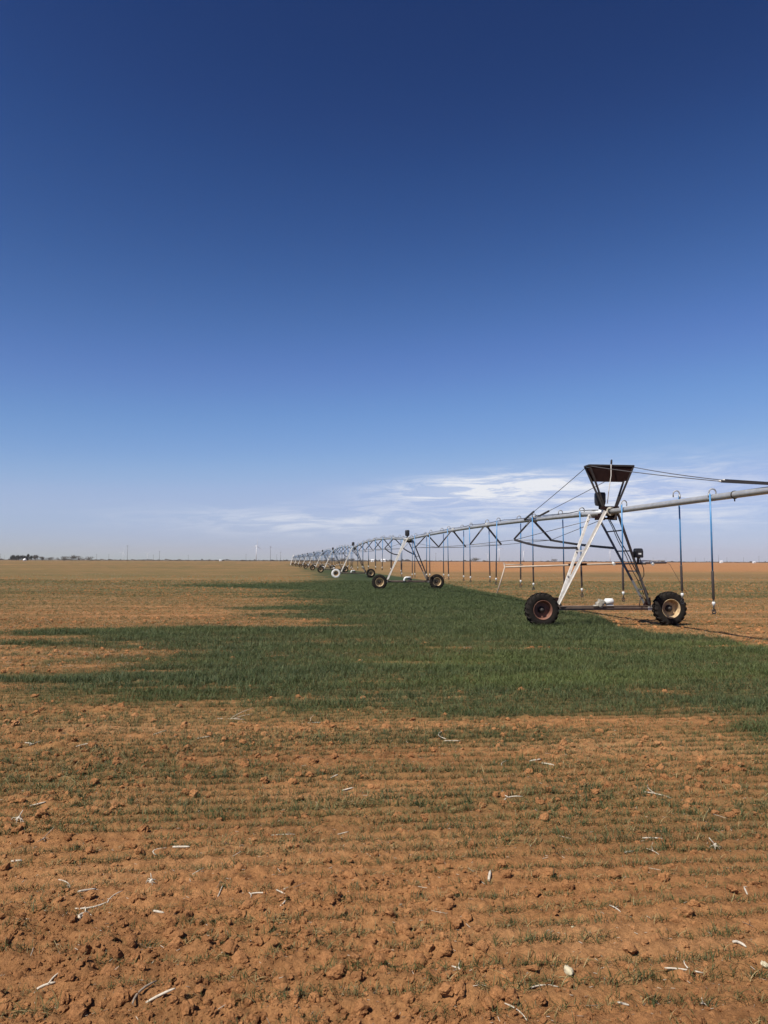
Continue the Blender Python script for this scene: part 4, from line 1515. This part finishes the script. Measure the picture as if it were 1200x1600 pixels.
stalk(362, 1125, 46, -6, 'bundle of long yellow straws at the lower edge of dense wheat', 0.05, 0.9, branches=((0.0, 14, 30, 0.2), (-0.1, 24, 34, 0.3)))
stalk(318, 1155, 18, 12, 'short white stalk below the yellow straw bundle', thick=1.8)
stalk(46, 1167, 20, -30, 'forked pale stalk at left below the wheat', 0.2, 1.5, branches=((0.1, 40, 12, 0.2),))
stalk(131, 1169, 22, 16, 'pale stalk pair right of the forked stalk at left', 0.15, 1.5)
stalk(250, 1147, 18, 52, 'slanting white stalk left of the straw bundle', thick=1.2)
stalk(496, 1131, 30, -4, 'pale straw with upright tip at the dense wheat edge, centre', 0.08, 1.2, branches=((-0.4, 80, 14, 0.4),))

# ------------------------------------------------------------------ along the horizon
def far_tree(px, ytop, wpx, D, label, seed, matl=FARLEAF, group='bare trees on the horizon', y_base=None):
    g = Vector(((px - 600) / F * D, D, 0))
    hgt = max(CAM_H + (HORIZON + (px - 600) * 0.0033 - ytop) / F * D, 1.5)
    wid = wpx / F * D
    rr = np.random.default_rng(seed)
    t = thing('far_tree', label, 'tree', (g.x, g.y, -0.1), 0, group)
    MB().tube([(0, 0, 0), (0.1, 0, hgt * 0.25), (0.3, 0, hgt * 0.5)], [hgt * 0.035, hgt * 0.028, hgt * 0.015], 6).tube(
        [(0.1, 0, hgt * 0.22), (-wid * 0.2, 0, hgt * 0.5)], [hgt * 0.02, hgt * 0.01], 5).tube([(0.1, 0, hgt * 0.25), (wid * 0.22, 0.3, hgt * 0.55)], [hgt * 0.02, hgt * 0.01], 5).build('trunk', BARK, t)
    n = 600
    lob = rr.normal(0, 1, (7, 3)) * np.array([wid * 0.22, wid * 0.2, hgt * 0.14]) + np.array([0, 0, hgt * 0.56])
    c = lob[rr.integers(0, 7, n)] + rr.normal(0, 1, (n, 3)) * np.array([wid * 0.11, wid * 0.11, hgt * 0.13])
    c[:, 2] = np.clip(c[:, 2], hgt * 0.06, hgt * 0.97)
    b = MB()
    for p in c:
        s = hgt * rr.uniform(0.03, 0.075)
        u = Vector(rr.normal(0, 1, 3)).normalized()
        v = u.orthogonal().normalized()
        p = Vector(p)
        b.add([p - u * s, p + v * s * 0.7, p + u * s, p - v * s * 0.7], [(0, 1, 2, 3)])
    b.build('crown', matl, t)


far_tree(57, 866.5, 12, 1500, 'thin bare tree just right of the dark windbreak', 1)
far_tree(68, 869, 10, 1500, 'second small bare tree right of the dark windbreak', 2)
far_tree(80, 869.5, 14, 1500, 'low rounded bush tree between the bare trees on left horizon', 3)
far_tree(102, 869, 16, 1450, 'rounded bare tree left of the widest one on the left horizon', 4)
far_tree(120, 866.5, 20, 1400, 'widest and tallest bare tree on the left horizon', 5)
far_tree(138, 869.5, 16, 1450, 'low spreading tree at right end of the left horizon group', 6)
far_tree(743, 870, 17, 1700, 'lone rounded tree on the horizon behind the near pipe span', 7)
far_tree(866, 873, 10, 2200, 'small tree on the horizon left of the near tower', 8)
far_tree(520, 871, 14, 1700, 'tree on the horizon behind the distant pipe line', 9)
far_tree(538, 870.5, 15, 1700, 'second tree on the horizon behind the distant pipe line', 10)
far_tree(551, 872, 12, 1700, 'third tree on the horizon behind the distant pipe line', 11)

# dark evergreen windbreak: individual trees in a row
WB = ['leftmost', 'second from left', 'third from left', 'fourth from left', 'middle', 'fourth from right', 'third from right', 'tallest, next to rightmost', 'rightmost']
for k in range(9):
    far_tree(20 + k * 3.6, 867.2 - (1.6 if k == 7 else 0.2 * (k % 2)), 5.4, 1350, WB[k] + ' evergreen in the dark windbreak row at far left horizon', 40 + k, FARDARK, 'windbreak evergreens at far left')


def shed(px, wpx, hpx, D, label, gable=True):
    X = (px - 600) / F * D
    w, h = wpx / F * D, hpx / F * D
    t = thing('farm_shed', label, 'shed', (X, D, -0.1), 0.15)
    MB().box((0, 0, h * 0.36), (w, w * 0.7, h * 0.72)).build('wall', FARW, t)
    MB().prism((-w * 0.53, 0, h * 0.722), (w * 0.53, 0, h * 0.722), [(-w * 0.40, 0), (w * 0.40, 0), (0, h * 0.28)]).build('roof', FARW, t)
    MB().box((w * 0.1, -w * 0.35 - 0.05, h * 0.28), (w * 0.25, 0.08, h * 0.55)).build('door', DGREY, t)


shed(582, 4.5, 4.0, 1300, 'small white shed left of its neighbour behind the second tower')
shed(599, 6.5, 4.5, 1250, 'white shed right of its smaller neighbour behind the second tower')
shed(1126, 4.2, 3.6, 1250, 'white shed on the horizon at right, left of the two there')
shed(1177, 4.0, 2.6, 1250, 'low white shed on the horizon nearest the right edge')
shed(345, 3.5, 2.2, 1500, 'small pale shed on the left horizon among the poles')

tk = thing('storage_tank', 'round white tank in front of the dark windbreak at far left', 'tank', ((40 - 600) / F * 1050, 1050, -0.1))
MB().tube([(0, 0, 0), (0, 0, 2.6), (0, 0, 3.4)], [2.2, 2.2, 0.6], 18).build('tank_body', FARW, tk)
MB().tube([(0, 0, 3.4), (0, 0, 3.7)], 0.4, 10).build('tank_lid', FARW, tk)


def pole(px, ytop, hm, label, arms=1):
    hy = HORIZON + (px - 600) * 0.0033
    D = (hm - CAM_H) * F / (hy - ytop)
    t = thing('utility_pole', label, 'utility pole', ((px - 600) / F * D, D, -0.1), random.uniform(-0.3, 0.3), 'utility poles along the horizon')
    MB().tube([(0, 0, 0), (0, 0, hm)], [0.24, 0.15], 8).build('pole_shaft', FARWOOD, t)
    for k in range(arms):
        MB().bar((-1.3, 0, hm - 0.7 - 1.1 * k), (1.3, 0, hm - 0.7 - 1.1 * k), 0.16, 0.18).build('crossarm', FARWOOD, t)
    for s in (-1.15, -0.4, 0.4, 1.15):
        MB().tube([(s, 0, hm - 0.6), (s, 0, hm - 0.35)], 0.07, 6).build('insulator', BLACK, t)


for px, yt, hm, lb in ((200, 852, 22, 'tallest utility pole on the left horizon'), (250, 861, 16, 'utility pole right of the tallest one, left horizon'),
                       (240.5, 867, 12, 'short utility pole between two taller ones, left horizon'), (295, 867, 12, 'small utility pole left of centre on the horizon'),
                       (152, 866, 13, 'utility pole right of the bare tree group'), (171, 866, 13, 'utility pole left of the tallest one on the left'),
                       (385, 866, 13, 'short utility pole left of the tall pole near the pipe line'), (423, 853.5, 22, 'tall utility pole left of the far end of the pipe'),
                       (433, 866, 13, 'short utility pole right of the tall one near the pipe'), (439, 862, 16, 'middle-sized utility pole by the far pipe end'),
                       (2, 865, 13, 'utility pole at the left edge of the picture'), (8, 868, 12, 'shorter utility pole beside the one at left edge'),
                       (681, 864, 16, 'utility pole seen right of the second tower'), (1122, 868, 16, 'utility pole above the white shed at right'),
                       (1135, 871, 13, 'short utility pole between the two right sheds'), (1185, 869, 15, 'utility pole near the right edge of the picture'),
                       (1161, 871, 13, 'short utility pole left of the low shed'), (1100, 872, 13, 'short utility pole left of the sheds at right'),
                       (1020, 871, 13, 'short utility pole right of the near tower'), (1040, 871.5, 13, 'second short utility pole right of the near tower'),
                       (1086, 871.5, 13, 'short utility pole behind the right hoses'), (862, 870, 13, 'short utility pole left of the near tower legs'),
                       (845, 871, 13, 'short utility pole behind the near span hoses'), (905, 870.5, 13, 'short utility pole seen between the near tower legs')):
    pole(px, yt, hm, lb, 2 if hm > 20 else 1)


def turbine(px, yhub, label, spin, yaw):
    hy = HORIZON + (px - 600) * 0.0033
    hub = 85.0
    D = min((hub - CAM_H) * F / (hy - yhub), 8200)
    hub = CAM_H + (hy - yhub) / F * D
    sc = hub / 85.0
    t = thing('wind_turbine', label, 'wind turbine', ((px - 600) / F * D, D, -0.1), yaw, 'wind turbines on the horizon')
    MB().tube([(0, 0, 0), (0, 0, hub)], [2.3 * sc, 1.3 * sc], 14).build('tower', FARW, t)
    MB().box((0, 1.0, hub + 1.5), (3.6 * sc, 10 * sc, 3.8 * sc)).build('nacelle', FARW, t)
    MB().tube([(0, -4, hub + 1.5), (0, -6, hub + 1.5), (0, -7.5, hub + 1.5)], [2.0 * sc, 1.8 * sc, 0.4], 12).build('hub', FARW, t)
    for k in range(3):
        a = spin + k * 2 * math.pi / 3
        d = Vector((math.sin(a), 0, math.cos(a)))
        s = Vector((math.cos(a), 0, -math.sin(a)))
        o = Vector((0, -5.6, hub + 1.5))
        vs, fs = [], []
        for q, w in ((0.02, 1.0), (0.08, 1.3), (0.2, 2.1), (0.6, 1.3), (1.0, 0.3)):
            p = o + d * (46 * sc * q)
            vs += [p - s * w * 0.4 * sc, p + Vector((0, -0.35 * w * sc, 0)), p + s * w * sc, p + Vector((0, 0.35 * w * sc, 0))]
        for i in range(4):
            fs += [(i * 4 + j, i * 4 + (j + 1) % 4, i * 4 + 4 + (j + 1) % 4, i * 4 + 4 + j) for j in range(4)]
        fs += [(3, 2, 1, 0), (16, 17, 18, 19)]
        MB().add(vs, fs).build('blade', FARW, t)


for px, yh, lb, sp, yw in ((193, 863, 'faint wind turbine just left of the tallest pole', 0.4, 0.2), (231, 865, 'faint wind turbine right of the tallest pole on the left', 1.0, 0.4),
                           (401, 853, 'bright wind turbine left of the tall pole near the pipe', 0.1, 0.9), (780, 857, 'bright tall wind turbine behind the near pipe span', -0.35, 0.3),
                           (762, 866, 'small wind turbine just left of the bright one', 0.7, 0.2), (818, 862, 'faint wind turbine right of the bright tall one', 0.2, 0.8),
                           (953, 861, 'wind turbine seen between the legs of the near tower', -0.5, 0.3), (1000, 866, 'faint wind turbine right of the near tower', 0.9, 0.5)):
    turbine(px, yh, lb, sp, yw)

# far scrub that reads as one low dark line
b = MB()
rr = np.random.default_rng(5)
for k in range(5200):
    D = rr.uniform(1900, 4200)
    X = rr.uniform(-0.62, 0.62) * D
    g_ = vnoise(np.array([X * 0.004]), np.array([D * 0.002]), 71)[0]
    if rr.random() > 0.25 + 1.1 * g_:
        continue
    hgt = rr.uniform(0.8, 2.4) * (0.5 + g_) * (2.2 if rr.random() < 0.06 else 1)
    w = rr.uniform(3, 11)
    p = [(X + w * u, D + rr.uniform(-2, 2), hgt * v) for u, v in ((-1, 0), (-0.8, 0.6), (-0.3, 0.8 + 0.3 * rr.random()), (0.2, 0.75 + 0.3 * rr.random()), (0.8, 0.55), (1, 0))]
    q = [(a_, b_ + w * 0.6, c_ * 0.9) for a_, b_, c_ in p]
    b.add(p + q, [(0, 1, 2, 3, 4, 5)] + [(i, i + 6, i + 7, i + 1) for i in range(5)] + [(11, 10, 9, 8, 7, 6)])
b.build('far_scrub', FARLEAF, None, kind='stuff', label='low dark line of scrub along the whole horizon', category='scrub')

# ------------------------------------------------------------------ haze
hm_ = bpy.data.materials.new('pale_dust_haze')
hm_.use_nodes = True
n_, l_ = hm_.node_tree.nodes, hm_.node_tree.links
n_.clear()
pv_ = n_.new('ShaderNodeVolumePrincipled')
pv_.inputs['Color'].default_value = (0.72, 0.67, 0.69, 1)
pv_.inputs['Density'].default_value = HAZE_DENSITY
pv_.inputs['Anisotropy'].default_value = 0.0
ho_ = n_.new('ShaderNodeOutputMaterial')
l_.new(pv_.outputs[0], ho_.inputs['Volume'])
b = MB().box((0, 0, 74), (21000, 21000, 151.4))
hz_o = b.build('haze', hm_, None, kind='stuff', label='thin pale dust haze lying over the whole plain', category='haze')
